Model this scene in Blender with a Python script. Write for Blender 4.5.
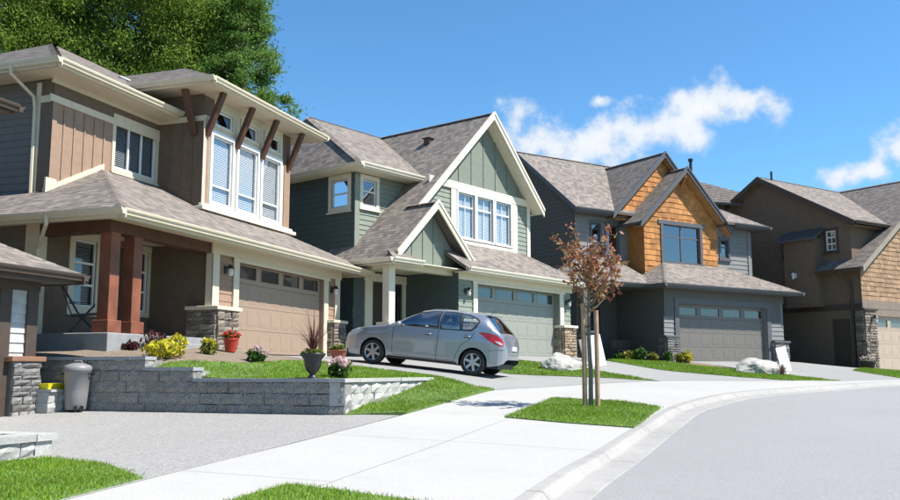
import bpy, bmesh, math, random
import numpy as np
from mathutils import Vector, Matrix
from mathutils import noise as mnoise
from mathutils.geometry import delaunay_2d_cdt

for _o in list(bpy.data.objects):
    bpy.data.objects.remove(_o, do_unlink=True)
random.seed(7); RNG = np.random.default_rng(11)
scene = bpy.context.scene
COL = scene.collection
R = math.radians
EYE = 1.6

# ------------------------------------------------------------------ camera
cam = bpy.data.cameras.new('camera'); cam_ob = bpy.data.objects.new('camera', cam); COL.objects.link(cam_ob)
PITCH = math.atan(122/900)
cam.sensor_width = 36; cam.lens = 36.0; cam.clip_start = .1; cam.clip_end = 2000
cam_ob.location = (0, 0, EYE); cam_ob.rotation_euler = (math.pi/2+PITCH, 0, 0)
scene.camera = cam_ob

# ------------------------------------------------------------------ sky, sun, exposure
SUN_AZ, SUN_EL = R(104), R(54)
world = bpy.data.worlds.new('World'); scene.world = world; world.use_nodes = True
def build_world():
    nt = world.node_tree; nt.nodes.clear(); N = nt.nodes.new; L = nt.links.new
    out = N('ShaderNodeOutputWorld'); bg = N('ShaderNodeBackground'); bg.inputs['Strength'].default_value = .078
    sky = N('ShaderNodeTexSky'); sky.sky_type = 'NISHITA'; sky.sun_disc = False
    sky.sun_elevation = SUN_EL; sky.sun_rotation = SUN_AZ
    sky.air_density = 1.0; sky.dust_density = .35; sky.ozone_density = 2.6; sky.altitude = 200
    hs = N('ShaderNodeHueSaturation'); hs.inputs['Saturation'].default_value = 1.05
    tn = N('ShaderNodeMix'); tn.data_type = 'RGBA'; tn.blend_type = 'MULTIPLY'; tn.inputs[0].default_value = 1; L(sky.outputs[0], tn.inputs[6]); tn.inputs[7].default_value = (.84, 1.2, 1.38, 1); L(tn.outputs[2], hs.inputs['Color'])
    tc = N('ShaderNodeTexCoord'); sep = N('ShaderNodeSeparateXYZ'); L(tc.outputs['Generated'], sep.inputs[0])
    def m(op, a, b=None, c=None):
        n = N('ShaderNodeMath'); n.operation = op
        for i, v in enumerate((a, b, c)):
            if v is None: continue
            if hasattr(v, 'is_linked'): L(v, n.inputs[i])
            else: n.inputs[i].default_value = v
        return n.outputs[0]
    az = m('ARCTAN2', sep.outputs['X'], sep.outputs['Y']); el = m('ARCSINE', sep.outputs['Z'])
    # cumulus banks: (azimuth, elevation, half width, half height) in degrees, all round the sky
    blobs = [(6.0, 14.5, 3.8, 2.1), (9.3, 14.0, 3.8, 1.8), (5.0, 12.9, 5.0, 1.9), (12.9, 15.0, 4.8, 1.5), (16.6, 16.1, 3.9, 1.7), (18.6, 16.3, 2.6, 1.2),
             (9.6, 16.9, 1.0, .5), (25.2, 11.5, 2.8, .9), (27.4, 12.6, 2.6, 1.6),
             (31, 12.8, 4, 2.0), (46, 14, 9, 3), (75, 16, 10, 3), (100, 13, 8, 3), (130, 17, 10, 4), (165, 14, 9, 3),
             (-175, 16, 9, 3), (-140, 14, 10, 3), (-110, 18, 8, 3), (-80, 14, 10, 3), (-50, 15, 8, 3), (60, 35, 12, 5), (-120, 38, 12, 5), (170, 40, 14, 5)]
    acc = None
    for a, e, ra, re in blobs:
        dx = m('DIVIDE', m('SUBTRACT', az, R(a)), R(ra)); dy = m('DIVIDE', m('SUBTRACT', el, R(e)), R(re))
        d = m('SUBTRACT', 1.0, m('SQRT', m('ADD', m('MULTIPLY', dx, dx), m('MULTIPLY', dy, dy))))
        acc = d if acc is None else m('SMOOTH_MAX', acc, d, .25)
    nz = N('ShaderNodeTexNoise'); nz.inputs['Scale'].default_value = 26; nz.inputs['Detail'].default_value = 9; nz.inputs['Roughness'].default_value = .58
    L(tc.outputs['Generated'], nz.inputs['Vector'])
    nz2 = N('ShaderNodeTexNoise'); nz2.inputs['Scale'].default_value = 9; nz2.inputs['Detail'].default_value = 4; L(tc.outputs['Generated'], nz2.inputs['Vector'])
    acc = m('MAXIMUM', acc, -1.2)
    dens = m('ADD', m('ADD', m('MULTIPLY', acc, .62), m('MULTIPLY', m('SUBTRACT', nz.outputs[0], .5), 2.1)), m('MULTIPLY', m('SUBTRACT', nz2.outputs[0], .5), .7))
    mr = N('ShaderNodeMapRange'); mr.interpolation_type = 'SMOOTHSTEP'
    mr.inputs['From Min'].default_value = -.06; mr.inputs['From Max'].default_value = .55; L(dens, mr.inputs['Value'])
    cov = m('MULTIPLY', mr.outputs[0], .97)
    ramp = N('ShaderNodeMapRange'); ramp.inputs['From Min'].default_value = .1; ramp.inputs['From Max'].default_value = .9; L(dens, ramp.inputs['Value'])
    cm = N('ShaderNodeMix'); cm.data_type = 'RGBA'; cm.inputs[6].default_value = (5.2, 5.8, 6.5, 1); cm.inputs[7].default_value = (6.8, 6.9, 7.1, 1); L(ramp.outputs[0], cm.inputs[0])
    mx = N('ShaderNodeMix'); mx.data_type = 'RGBA'; L(cov, mx.inputs[0]); L(hs.outputs[0], mx.inputs[6]); L(cm.outputs[2], mx.inputs[7])
    L(mx.outputs[2], bg.inputs['Color']); L(bg.outputs[0], out.inputs['Surface'])
build_world()
sun = bpy.data.lights.new('sun', 'SUN'); sun_ob = bpy.data.objects.new('sun', sun); COL.objects.link(sun_ob)
sun.energy = 5.0; sun.angle = R(.53); sun.color = (1.0, .955, .89)
sd = Vector((math.sin(SUN_AZ)*math.cos(SUN_EL), math.cos(SUN_AZ)*math.cos(SUN_EL), math.sin(SUN_EL)))
sun_ob.rotation_euler = sd.to_track_quat('Z', 'Y').to_euler(); sun_ob.location = (30, -5, 40)
vs = scene.view_settings; vs.view_transform = 'Standard'; vs.look = 'None'; vs.gamma = 1; vs.exposure = .9
try: vs.use_curve_mapping = False
except Exception: pass

# ------------------------------------------------------------------ photo measurements -> places
def ray(px, py):
    a = (px-450)/900; b = (250-py)/900; c, s = math.cos(PITCH), math.sin(PITCH)
    return np.array([a, c-b*s, s+b*c])
def at(px, py, Y):                      # the point at distance Y along the view that a pixel points to
    r = ray(px, py); p = r*(Y/r[1]); return np.array([p[0], p[1], p[2]+EYE])
A1 = R(19.1); U1 = np.array([math.sin(A1), math.cos(A1)]); V1 = np.array([math.cos(A1), -math.sin(A1)])
def UV(u, v): return u*U1+v*V1          # street frame: u along the kerb, v towards the road
def uv_of(x, y): return x*U1[0]+y*U1[1], x*V1[0]+y*V1[1]

# ------------------------------------------------------------------ materials
MATS = {}; ALB = .84
def node_mat(name):
    mt = bpy.data.materials.new(name); mt.use_nodes = True
    nt = mt.node_tree; nt.nodes.clear()
    out = nt.nodes.new('ShaderNodeOutputMaterial'); b = nt.nodes.new('ShaderNodeBsdfPrincipled'); nt.links.new(b.outputs[0], out.inputs[0])
    MATS[name] = mt
    return mt, nt, b, out
def mixc(nt, fac, a, b, mode='MIX'):
    n = nt.nodes.new('ShaderNodeMix'); n.data_type = 'RGBA'; n.blend_type = mode
    for i, v in ((0, fac), (6, a), (7, b)):
        if hasattr(v, 'is_linked'): nt.links.new(v, n.inputs[i])
        elif i == 0: n.inputs[0].default_value = v
        else: n.inputs[i].default_value = (*v, 1) if len(v) == 3 else v
    return n.outputs[2]
def tex(nt, kind, coord='Object', scale=1.0, vec=None, **kw):
    t = nt.nodes.new(kind)
    if vec is None:
        tc = nt.nodes.new('ShaderNodeTexCoord'); vec = tc.outputs[coord]
    if not isinstance(scale, (int, float)):
        mp = nt.nodes.new('ShaderNodeMapping'); mp.inputs['Scale'].default_value = scale; nt.links.new(vec, mp.inputs[0]); vec = mp.outputs[0]
    elif 'Scale' in t.inputs: t.inputs['Scale'].default_value = scale
    nt.links.new(vec, t.inputs['Vector'])
    for k, v in kw.items(): t.inputs[k].default_value = v
    return t
def ramp01(nt, sock, a, b):
    r = nt.nodes.new('ShaderNodeMapRange'); r.inputs['From Min'].default_value = a; r.inputs['From Max'].default_value = b; nt.links.new(sock, r.inputs['Value']); return r.outputs[0]
def bump(nt, b, sock, strength=.3, dist=.01):
    n = nt.nodes.new('ShaderNodeBump'); n.inputs['Strength'].default_value = strength; n.inputs['Distance'].default_value = dist
    nt.links.new(sock, n.inputs['Height']); nt.links.new(n.outputs[0], b.inputs['Normal']); return n
def mul(c, k): return tuple(min(1, x*k) for x in c)

def plain(name, col, rough=.6, var=.12, scale=6, grain=120, gbump=.1, metal=0, spec=.4, island=0., dirt=0):
    col = mul(col, ALB)
    mt, nt, b, _ = node_mat(name)
    n1 = tex(nt, 'ShaderNodeTexNoise', scale=scale, Detail=5); n2 = tex(nt, 'ShaderNodeTexNoise', scale=grain, Detail=2)
    c = mixc(nt, ramp01(nt, n1.outputs[0], .3, .7), mul(col, 1-var), mul(col, 1+var))
    c = mixc(nt, ramp01(nt, n2.outputs[0], .25, .75), mixc(nt, var*.7, c, (0, 0, 0)), c)
    if dirt:
        n3 = tex(nt, 'ShaderNodeTexNoise', scale=(1.3, 1.3, .35), Detail=6, Roughness=.65)
        c = mixc(nt, ramp01(nt, n3.outputs[0], .5, .8), c, mixc(nt, dirt, c, mul((.2, .17, .13), 1)))
    if island:
        g = nt.nodes.new('ShaderNodeNewGeometry'); oi = nt.nodes.new('ShaderNodeObjectInfo')
        ad = nt.nodes.new('ShaderNodeMath'); ad.operation = 'ADD'; nt.links.new(g.outputs['Random Per Island'], ad.inputs[0]); nt.links.new(oi.outputs['Random'], ad.inputs[1])
        fr = nt.nodes.new('ShaderNodeMath'); fr.operation = 'FRACT'; nt.links.new(ad.outputs[0], fr.inputs[0])
        mm = nt.nodes.new('ShaderNodeMapRange'); mm.inputs['To Min'].default_value = 1-island; mm.inputs['To Max'].default_value = 1+island; nt.links.new(fr.outputs[0], mm.inputs['Value'])
        vm = nt.nodes.new('ShaderNodeVectorMath'); vm.operation = 'SCALE'; nt.links.new(c, vm.inputs[0]); nt.links.new(mm.outputs[0], vm.inputs['Scale']); c = vm.outputs[0]
    nt.links.new(c, b.inputs['Base Color']); b.inputs['Roughness'].default_value = rough; b.inputs['Metallic'].default_value = metal
    b.inputs['Specular IOR Level'].default_value = spec
    if gbump: bump(nt, b, n2.outputs[0], gbump, .01)
    return mt

def shingle_mat(name, col, var=.45, warm=(1, .96, .92)):
    mt, nt, b, _ = node_mat(name)
    tc = nt.nodes.new('ShaderNodeTexCoord')
    br = tex(nt, 'ShaderNodeTexBrick', vec=tc.outputs['UV'], scale=1.0)
    br.inputs['Brick Width'].default_value = .17; br.inputs['Row Height'].default_value = .145; br.inputs['Mortar Size'].default_value = .004
    br.inputs['Color1'].default_value = (*mul(col, 1-var), 1); br.inputs['Color2'].default_value = (*[x*(1+var)*w for x, w in zip(col, warm)], 1)
    br.inputs['Mortar'].default_value = (*mul(col, .4), 1); br.inputs['Bias'].default_value = -.05; br.offset = .37; br.squash = 1
    n1 = tex(nt, 'ShaderNodeTexNoise', scale=.7, Detail=5); n2 = tex(nt, 'ShaderNodeTexNoise', scale=190, Detail=2); n3 = tex(nt, 'ShaderNodeTexNoise', vec=tc.outputs['UV'], scale=(4.1, 5.3, 1), Detail=3)
    c = mixc(nt, ramp01(nt, n3.outputs[0], .35, .65), mixc(nt, .2, br.outputs[0], mul(col, .45)), br.outputs[0])
    c = mixc(nt, ramp01(nt, n1.outputs[0], .3, .75), mixc(nt, .18, c, (.05, .05, .055)), c)
    c = mixc(nt, ramp01(nt, n2.outputs[0], .3, .7), mixc(nt, .35, c, (.02, .02, .02)), mixc(nt, .12, c, (.6, .55, .5)))
    nt.links.new(c, b.inputs['Base Color']); b.inputs['Roughness'].default_value = .92; b.inputs['Specular IOR Level'].default_value = .2
    bump(nt, b, n2.outputs[0], .5, .01)
    return mt

def glass_mat(name, tint=(.55, .6, .62), refl=.35, rough=.02):
    mt = bpy.data.materials.new(name); mt.use_nodes = True; nt = mt.node_tree; nt.nodes.clear(); MATS[name] = mt
    out = nt.nodes.new('ShaderNodeOutputMaterial'); tr = nt.nodes.new('ShaderNodeBsdfTransparent'); tr.inputs[0].default_value = (*tint, 1)
    gl = nt.nodes.new('ShaderNodeBsdfGlossy'); gl.inputs['Roughness'].default_value = rough; gl.inputs['Color'].default_value = (.95, .97, 1, 1)
    lw = nt.nodes.new('ShaderNodeLayerWeight'); lw.inputs[0].default_value = .5; pw = nt.nodes.new('ShaderNodeMath'); pw.operation = 'POWER'; pw.inputs[1].default_value = 4; nt.links.new(lw.outputs['Facing'], pw.inputs[0])
    mx = nt.nodes.new('ShaderNodeMixShader'); mr = nt.nodes.new('ShaderNodeMapRange'); mr.inputs['To Min'].default_value = refl; mr.inputs['To Max'].default_value = .9
    nz = tex(nt, 'ShaderNodeTexNoise', scale=1.6, Detail=2); bp = nt.nodes.new('ShaderNodeBump'); bp.inputs['Strength'].default_value = .03; bp.inputs['Distance'].default_value = .02
    nt.links.new(nz.outputs[0], bp.inputs['Height']); nt.links.new(bp.outputs[0], gl.inputs['Normal'])
    nt.links.new(pw.outputs[0], mr.inputs['Value']); nt.links.new(mr.outputs[0], mx.inputs[0])
    nt.links.new(tr.outputs[0], mx.inputs[1]); nt.links.new(gl.outputs[0], mx.inputs[2]); nt.links.new(mx.outputs[0], out.inputs[0])
    return mt

def leaf_mat(name, cols, rough=.5, trans=.25):
    mt = bpy.data.materials.new(name); mt.use_nodes = True; nt = mt.node_tree; nt.nodes.clear(); MATS[name] = mt
    out = nt.nodes.new('ShaderNodeOutputMaterial'); b = nt.nodes.new('ShaderNodeBsdfPrincipled')
    g = nt.nodes.new('ShaderNodeNewGeometry'); cr = nt.nodes.new('ShaderNodeValToRGB')
    while len(cr.color_ramp.elements) < len(cols): cr.color_ramp.elements.new(.5)
    for i, c in enumerate(cols):
        cr.color_ramp.elements[i].position = i/(len(cols)-1); cr.color_ramp.elements[i].color = (*c, 1)
    nt.links.new(g.outputs['Random Per Island'], cr.inputs[0])
    nz = tex(nt, 'ShaderNodeTexNoise', scale=.9, Detail=3)
    c = mixc(nt, ramp01(nt, nz.outputs[0], .35, .7), mixc(nt, .3, cr.outputs[0], (.01, .015, .005)), cr.outputs[0])
    nt.links.new(c, b.inputs['Base Color']); b.inputs['Roughness'].default_value = rough; b.inputs['Specular IOR Level'].default_value = .25
    t = nt.nodes.new('ShaderNodeBsdfTranslucent'); nt.links.new(c, t.inputs[0])
    mx = nt.nodes.new('ShaderNodeMixShader'); mx.inputs[0].default_value = trans
    nt.links.new(b.outputs[0], mx.inputs[1]); nt.links.new(t.outputs[0], mx.inputs[2]); nt.links.new(mx.outputs[0], out.inputs[0])
    return mt

def ground_mat(name, col, var=.1, big=.5, grain=160, speck=None, rough=.9, gb=.25, stains=.1, cracks=0):
    col = mul(col, ALB)
    mt, nt, b, _ = node_mat(name)
    tc = nt.nodes.new('ShaderNodeTexCoord'); v = tc.outputs['Object']
    n1 = tex(nt, 'ShaderNodeTexNoise', vec=v, scale=big, Detail=7, Roughness=.6); n2 = tex(nt, 'ShaderNodeTexNoise', vec=v, scale=grain, Detail=3, Roughness=.7); n3 = tex(nt, 'ShaderNodeTexNoise', vec=v, scale=big*5, Detail=6)
    c = mixc(nt, ramp01(nt, n1.outputs[0], .3, .7), mul(col, 1-var), mul(col, 1+var))
    c = mixc(nt, ramp01(nt, n3.outputs[0], .52, .75), c, mixc(nt, stains, c, (.08, .075, .07)))
    c = mixc(nt, ramp01(nt, n2.outputs[0], .35, .65), mixc(nt, .22, c, (.03, .03, .03)), mixc(nt, .08, c, (.9, .9, .88)))
    if speck:
        vo = tex(nt, 'ShaderNodeTexVoronoi', vec=v, scale=speck[0]); 
        sc = nt.nodes.new('ShaderNodeSeparateColor'); nt.links.new(vo.outputs['Color'], sc.inputs[0])
        c = mixc(nt, ramp01(nt, sc.outputs[0], .0, 1.0), mixc(nt, speck[1], c, speck[2]), mixc(nt, speck[1], c, speck[3]))
    if cracks:
        vc = tex(nt, 'ShaderNodeTexVoronoi', vec=v, scale=.22); vc.feature = 'DISTANCE_TO_EDGE'
        wn = tex(nt, 'ShaderNodeTexNoise', vec=v, scale=1.6, Detail=4); 
        c = mixc(nt, ramp01(nt, vc.outputs[0], .0, .006), mixc(nt, cracks, c, (.04, .04, .04)), c)
    nt.links.new(c, b.inputs['Base Color']); b.inputs['Roughness'].default_value = rough; b.inputs['Specular IOR Level'].default_value = .25
    bump(nt, b, n2.outputs[0], gb, .008)
    return mt

CREAM = plain('cream_trim', (.70, .61, .455), .5, .05, grain=60, gbump=.04, dirt=.08)
CREAM2 = plain('pale_cream_trim', (.80, .735, .58), .5, .05, grain=60, gbump=.04, dirt=.06)
WHITE = plain('white_vinyl', (.82, .82, .80), .4, .03, grain=60, gbump=.02)
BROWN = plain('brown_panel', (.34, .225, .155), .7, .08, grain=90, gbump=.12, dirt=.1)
BROWN_DK = plain('dark_shaded_brown_stucco', (.17, .118, .083), .85, .1, grain=150, gbump=.3)  # dark brown trim; on left-facing walls it holds their shade as colour
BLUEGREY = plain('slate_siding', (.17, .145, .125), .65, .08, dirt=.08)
TANDOOR = plain('tan_door', (.35, .255, .185), .5, .05, grain=80, gbump=.05, dirt=.05)
CEDAR = plain('cedar_post', (.25, .088, .046), .55, .25, scale=3, grain=40, gbump=.15)
BRACKET = plain('stained_bracket', (.11, .048, .028), .55, .2, scale=4, grain=40)
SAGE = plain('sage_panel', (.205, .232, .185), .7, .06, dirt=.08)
SAGE_SHADE = plain('shaded_sage_siding', (.085, .11, .105), .7, .08, dirt=.08)  # darker copy of the sage, with the shade of side and recess in it
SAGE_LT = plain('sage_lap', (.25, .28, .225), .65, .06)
SAGEDOOR = plain('pale_sage_door', (.305, .315, .27), .45, .05, grain=80, gbump=.05, dirt=.05)
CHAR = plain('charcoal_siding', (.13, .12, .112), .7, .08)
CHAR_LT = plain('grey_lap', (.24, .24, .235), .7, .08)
CHAR_TR = plain('charcoal_trim', (.115, .115, .125), .5, .06)
GREYDOOR = plain('greige_door', (.18, .165, .146), .5, .05, dirt=.05)
SHAKE = plain('cedar_shake', (.50, .215, .06), .7, .15, scale=3, grain=35, gbump=.2, island=.28)
SHAKE2 = plain('tan_shake', (.36, .225, .125), .7, .12, scale=3, grain=35, gbump=.2, island=.22)
UMBER = plain('umber_stucco', (.18, .128, .09), .85, .1, grain=140, gbump=.25)
UMBER_TR = plain('umber_trim', (.075, .053, .04), .6, .1)
UMBERDOOR = plain('sand_door', (.50, .39, .29), .5, .05)
ROOF = shingle_mat('brown_shingles', (.245, .212, .188), .45)
ROOF_DK = shingle_mat('grey_brown_shingles', (.2, .174, .155), .42)
STONE = plain('ledge_stone', (.24, .195, .155), .85, .25, scale=4, grain=50, gbump=.5, island=.42)
STONE_BR = plain('brown_ledge_stone', (.34, .25, .17), .85, .25, scale=4, grain=50, gbump=.5, island=.38)
STONE_GR = plain('grey_ledge_stone', (.22, .21, .2), .85, .25, scale=4, grain=50, gbump=.5, island=.4)
MORTAR = plain('mortar', (.13, .12, .11), .95, .15)
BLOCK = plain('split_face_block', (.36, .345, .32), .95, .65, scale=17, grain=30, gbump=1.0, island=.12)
BLOCK_LT = plain('pale_sunlit_block', (.50, .49, .46), .95, .2, scale=9, grain=45, gbump=.6, island=.1)  # pale block; on the retaining wall's end it carries the sunlight
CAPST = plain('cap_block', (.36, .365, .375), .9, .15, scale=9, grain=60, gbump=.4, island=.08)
PANE = glass_mat('window_glass', (.86, .9, .94), .2)
PANE_DK = glass_mat('dim_glass', (.5, .54, .58), .1)
BLIND = plain('white_blind', (.72, .72, .70), .6, .03, gbump=0)
DARKROOM = plain('dark_interior', (.02, .02, .022), .9, .1)
BLACK = plain('black_metal', (.018, .018, .02), .4, .1, spec=.5)
LAMPGL = plain('frosted_lamp', (.75, .73, .68), .3, .02, gbump=0)
PORCHCON = plain('porch_concrete', (.30, .30, .295), .9, .1, grain=70, gbump=.4)
BARK = plain('bark', (.10, .075, .055), .9, .3, scale=8, grain=60, gbump=.6)
BARK_Y = plain('young_bark', (.21, .19, .13), .8, .25, scale=10, grain=60, gbump=.4)
STAKE = plain('wooden_stake', (.46, .30, .19), .8, .2, scale=8, grain=50, gbump=.3)
SOIL = ground_mat('mulch_soil', (.17, .125, .09), .2, 1.5, 60, gb=.8, speck=(70, .5, (.05, .035, .02), (.36, .28, .2)))
ASPHALT = ground_mat('asphalt', (.27, .263, .26), .07, .18, 110, speck=(85, .16, (.16, .16, .17), (.56, .56, .56)), stains=.07, gb=.35)
CONC = ground_mat('concrete', (.46, .445, .415), .05, .35, 90, stains=.06, gb=.12)
CONC_DR = ground_mat('driveway_concrete', (.30, .295, .28), .06, .35, 90, stains=.09, gb=.2)
CURB = ground_mat('curb_concrete', (.37, .355, .33), .1, .6, 90, stains=.25, gb=.2)
AGG = ground_mat('exposed_aggregate', (.27, .26, .245), .06, .35, 100, speck=(60, .3, (.12, .115, .11), (.62, .6, .56)), stains=.08, gb=.7)
TURF = ground_mat('turf', (.10, .19, .01), .25, .8, 70, gb=.6)
GRASS = leaf_mat('grass_blades', [(.09, .19, .007), (.14, .28, .01), (.195, .36, .014), (.25, .39, .028), (.32, .34, .08)], .5, .3)
DIRT = ground_mat('yard_ground', (.10, .13, .05), .25, .6, 60, gb=.5)
BOULDER = plain('pale_boulder', (.46, .44, .40), .9, .3, scale=5, grain=30, gbump=.6)

# ------------------------------------------------------------------ mesh helpers
def link(o, parent=None):
    COL.objects.link(o)
    if parent is not None: o.parent = parent
    return o
def thing(name, label, cat, loc=(0, 0, 0), rotz=0, group=None):
    o = bpy.data.objects.new(name, None); o.empty_display_size = .2; link(o); o.location = loc; o.rotation_euler = (0, 0, rotz)
    o['label'] = label; o['category'] = cat
    if group: o['group'] = group
    return o
def tag(o, label, cat, group=None):
    o['label'] = label; o['category'] = cat
    if group: o['group'] = group
    return o
SPLIT = {'corner_board', 'frieze_band', 'frieze_board', 'door_casing', 'panel', 'casing', 'soffit', 'belly_band', 'flashing_board', 'porch_beam'}
class MB:
    def __init__(s): s.v = []; s.f = []; s.uv = {}
    def poly(s, pts, uv=None):
        n = len(s.v); s.v += [tuple(map(float, p)) for p in pts]; s.f.append(tuple(range(n, n+len(pts))))
        if uv: s.uv[len(s.f)-1] = uv
        return s
    def box(s, x0, x1, y0, y1, z0, z1):
        n = len(s.v); s.v += [(x, y, z) for z in (z0, z1) for y in (y0, y1) for x in (x0, x1)]
        s.f += [tuple(n+i for i in q) for q in ((0, 2, 3, 1), (4, 5, 7, 6), (0, 1, 5, 4), (2, 6, 7, 3), (0, 4, 6, 2), (1, 3, 7, 5))]; return s
    def prism(s, pts, vec):
        n = len(s.v); k = len(pts); v = np.array(vec, float)
        s.v += [tuple(map(float, p)) for p in pts]+[tuple(map(float, np.array(p, float)+v)) for p in pts]
        s.f.append(tuple(range(n+k-1, n-1, -1))); s.f.append(tuple(range(n+k, n+2*k)))
        for i in range(k):
            j = (i+1) % k; s.f.append((n+i, n+j, n+k+j, n+k+i))
        return s
    def beam(s, p0, p1, w, h, up=(0, 0, 1)):
        p0, p1 = np.array(p0, float), np.array(p1, float); d = (p1-p0)/np.linalg.norm(p1-p0); sd_ = np.cross(d, up); sd_ /= np.linalg.norm(sd_); u = np.cross(sd_, d)
        q = [p0+sd_*a*w/2+u*b*h/2 for a, b in ((-1, -1), (1, -1), (1, 1), (-1, 1))]
        return s.prism(q, p1-p0)
    def tube(s, pts, r, n=8, caps=True):
        pts = [np.array(p, float) for p in pts]; rs = r if hasattr(r, '__len__') else [r]*len(pts); b0 = len(s.v); up = np.array([.3, .2, 1.])
        for i, p in enumerate(pts):
            d = pts[min(i+1, len(pts)-1)]-pts[max(i-1, 0)]; d = d/(np.linalg.norm(d)+1e-9)
            a = np.cross(d, up); 
            if np.linalg.norm(a) < .15: a = np.cross(d, (1, 0, 0))
            a /= np.linalg.norm(a); c = np.cross(d, a)
            for k in range(n):
                t = 2*math.pi*k/n; q = p+rs[i]*(a*math.cos(t)+c*math.sin(t)); s.v.append(tuple(q))
        for i in range(len(pts)-1):
            for k in range(n):
                j = (k+1) % n; s.f.append((b0+i*n+k, b0+i*n+j, b0+(i+1)*n+j, b0+(i+1)*n+k))
        if caps: s.f.append(tuple(b0+k for k in range(n-1, -1, -1))); s.f.append(tuple(b0+(len(pts)-1)*n+k for k in range(n)))
        return s
    def lathe(s, prof, n=24, c=(0, 0, 0)):
        b0 = len(s.v)
        for r, z in prof:
            for k in range(n):
                t = 2*math.pi*k/n; s.v.append((c[0]+r*math.cos(t), c[1]+r*math.sin(t), c[2]+z))
        for i in range(len(prof)-1):
            for k in range(n):
                j = (k+1) % n; s.f.append((b0+i*n+k, b0+i*n+j, b0+(i+1)*n+j, b0+(i+1)*n+k))
        return s
    def mesh(s, name):
        me = bpy.data.meshes.new(name); me.from_pydata(s.v, [], s.f)
        if s.uv:
            ul = me.uv_layers.new(name='UVMap')
            for p in me.polygons:
                u = s.uv.get(p.index)
                if u:
                    for li, c in zip(p.loop_indices, u): ul.data[li].uv = c
        me.update(); return me
    def build(s, name, mat, parent=None, smooth=False, bevel=0, fix=True):
        if name in SPLIT:
            par = list(range(len(s.v)))
            def root(i):
                while par[i] != i: i = par[i]
                return i
            for f in s.f:
                for i in f[1:]: par[root(i)] = root(f[0])
            groups = {}
            for f in s.f: groups.setdefault(root(f[0]), []).append(f)
            if len(groups) > 1:
                for fs in groups.values():
                    ids = sorted({i for f in fs for i in f}); mp = {i: k for k, i in enumerate(ids)}; q = MB(); q.v = [s.v[i] for i in ids]; q.f = [tuple(mp[i] for i in f) for f in fs]; o = q.build(name, mat, parent, smooth, bevel, fix)
                return o
        me = s.mesh(name)
        if fix:
            bm = bmesh.new(); bm.from_mesh(me); bmesh.ops.recalc_face_normals(bm, faces=bm.faces); bm.to_mesh(me); bm.free()
        if mat: me.materials.append(mat)
        if smooth:
            for p in me.polygons: p.use_smooth = True
        o = bpy.data.objects.new(name, me); link(o, parent)
        if bevel:
            m = o.modifiers.new('bevel', 'BEVEL'); m.width = bevel; m.segments = 2; m.limit_method = 'ANGLE'; m.angle_limit = R(40)
        return o
def np_mesh(name, verts, faces, mat, parent=None, smooth=False):
    verts = np.asarray(verts, np.float32); faces = np.asarray(faces, np.int32); k = faces.shape[1]
    me = bpy.data.meshes.new(name); me.vertices.add(len(verts)); me.vertices.foreach_set('co', verts.ravel())
    me.loops.add(faces.size); me.loops.foreach_set('vertex_index', faces.ravel())
    me.polygons.add(len(faces)); me.polygons.foreach_set('loop_start', np.arange(0, faces.size, k, dtype=np.int32)); me.polygons.foreach_set('loop_total', np.full(len(faces), k, np.int32))
    me.update(calc_edges=True); me.validate()
    if mat: me.materials.append(mat)
    if smooth: me.polygons.foreach_set('use_smooth', np.ones(len(faces), bool))
    o = bpy.data.objects.new(name, me); link(o, parent); return o
def leaves(centers, size, rng, droop=0., aspect=1.6, flat=0.):
    """a small bent quad for every centre"""
    n = len(centers); c = np.asarray(centers, float)
    d = rng.normal(size=(n, 3)); d[:, 2] -= droop; d /= np.linalg.norm(d, axis=1)[:, None]
    nn = rng.normal(size=(n, 3)); nn[:, 2] += flat; s = np.cross(d, nn); s /= np.linalg.norm(s, axis=1)[:, None]+1e-9
    sz = size*rng.uniform(.6, 1.35, n)[:, None]
    a = c-d*sz*aspect*.5; b = c+d*sz*aspect*.5
    v = np.stack([a, c+s*sz*.5, b, c-s*sz*.5], 1).reshape(-1, 3)
    return v, np.arange(4*n).reshape(-1, 4)

# ------------------------------------------------------------------ the lie of the land
class TPS:
    def __init__(s, pts, lam=.01):
        P = np.array(pts, float); s.p = P[:, :2]; n = len(P)
        K = s.k(s.p, s.p)+lam*np.eye(n); Q = np.c_[np.ones(n), s.p]
        A = np.block([[K, Q], [Q.T, np.zeros((3, 3))]]); s.w = np.linalg.solve(A, np.r_[P[:, 2], 0, 0, 0])
    @staticmethod
    def k(a, b):
        r2 = ((a[:, None, :]-b[None, :, :])**2).sum(-1); return -np.sqrt(r2+.25)
    def __call__(s, x, y):
        q = np.c_[np.ravel(x), np.ravel(y)].astype(float); n = len(s.p)
        r = s.k(q, s.p)@s.w[:n]+s.w[n]+q@s.w[n+1:]
        return r if np.ndim(x) else float(r[0])
def h_walk(u): return EYE-1.03+.053*(u-7.36)+.0006*np.maximum(u-7.36, 0)**2
def p3(u, v, z): q = UV(u, v); return (q[0], q[1], z)
inner = [UV(u, v) for u, v in ((-26, -5.9), (-15, -5.8), (-6, -5.75), (2, -5.7), (7.5, -5.66), (10.3, -5.57), (13.7, -5.49), (18.36, -5.36))]
far_in = [at(540, 387.5, 20.7), at(587, 384.5, 22.3), at(660, 381, 24.6), at(760, 381, 27.4), at(840, 381, 30.0), at(905, 379.5, 31.9), at(1000, 378, 35.5), at(1120, 377, 41)]
inner += [p[:2] for p in far_in]
gutter = [UV(u, v) for u, v in ((-26, -1.9), (-15, -1.85), (-6, -1.8), (2, -1.7), (8.6, -1.58), (10.7, -1.45), (14, -1.27), (16.6, -1.05))]
far_gut = [at(749, 399, 18.9), at(800, 393.5, 20.9), at(850, 389.5, 23.0), at(905, 386, 25.4), at(1000, 382, 29.5), at(1150, 380, 36)]
gutter += [p[:2] for p in far_gut]
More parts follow.
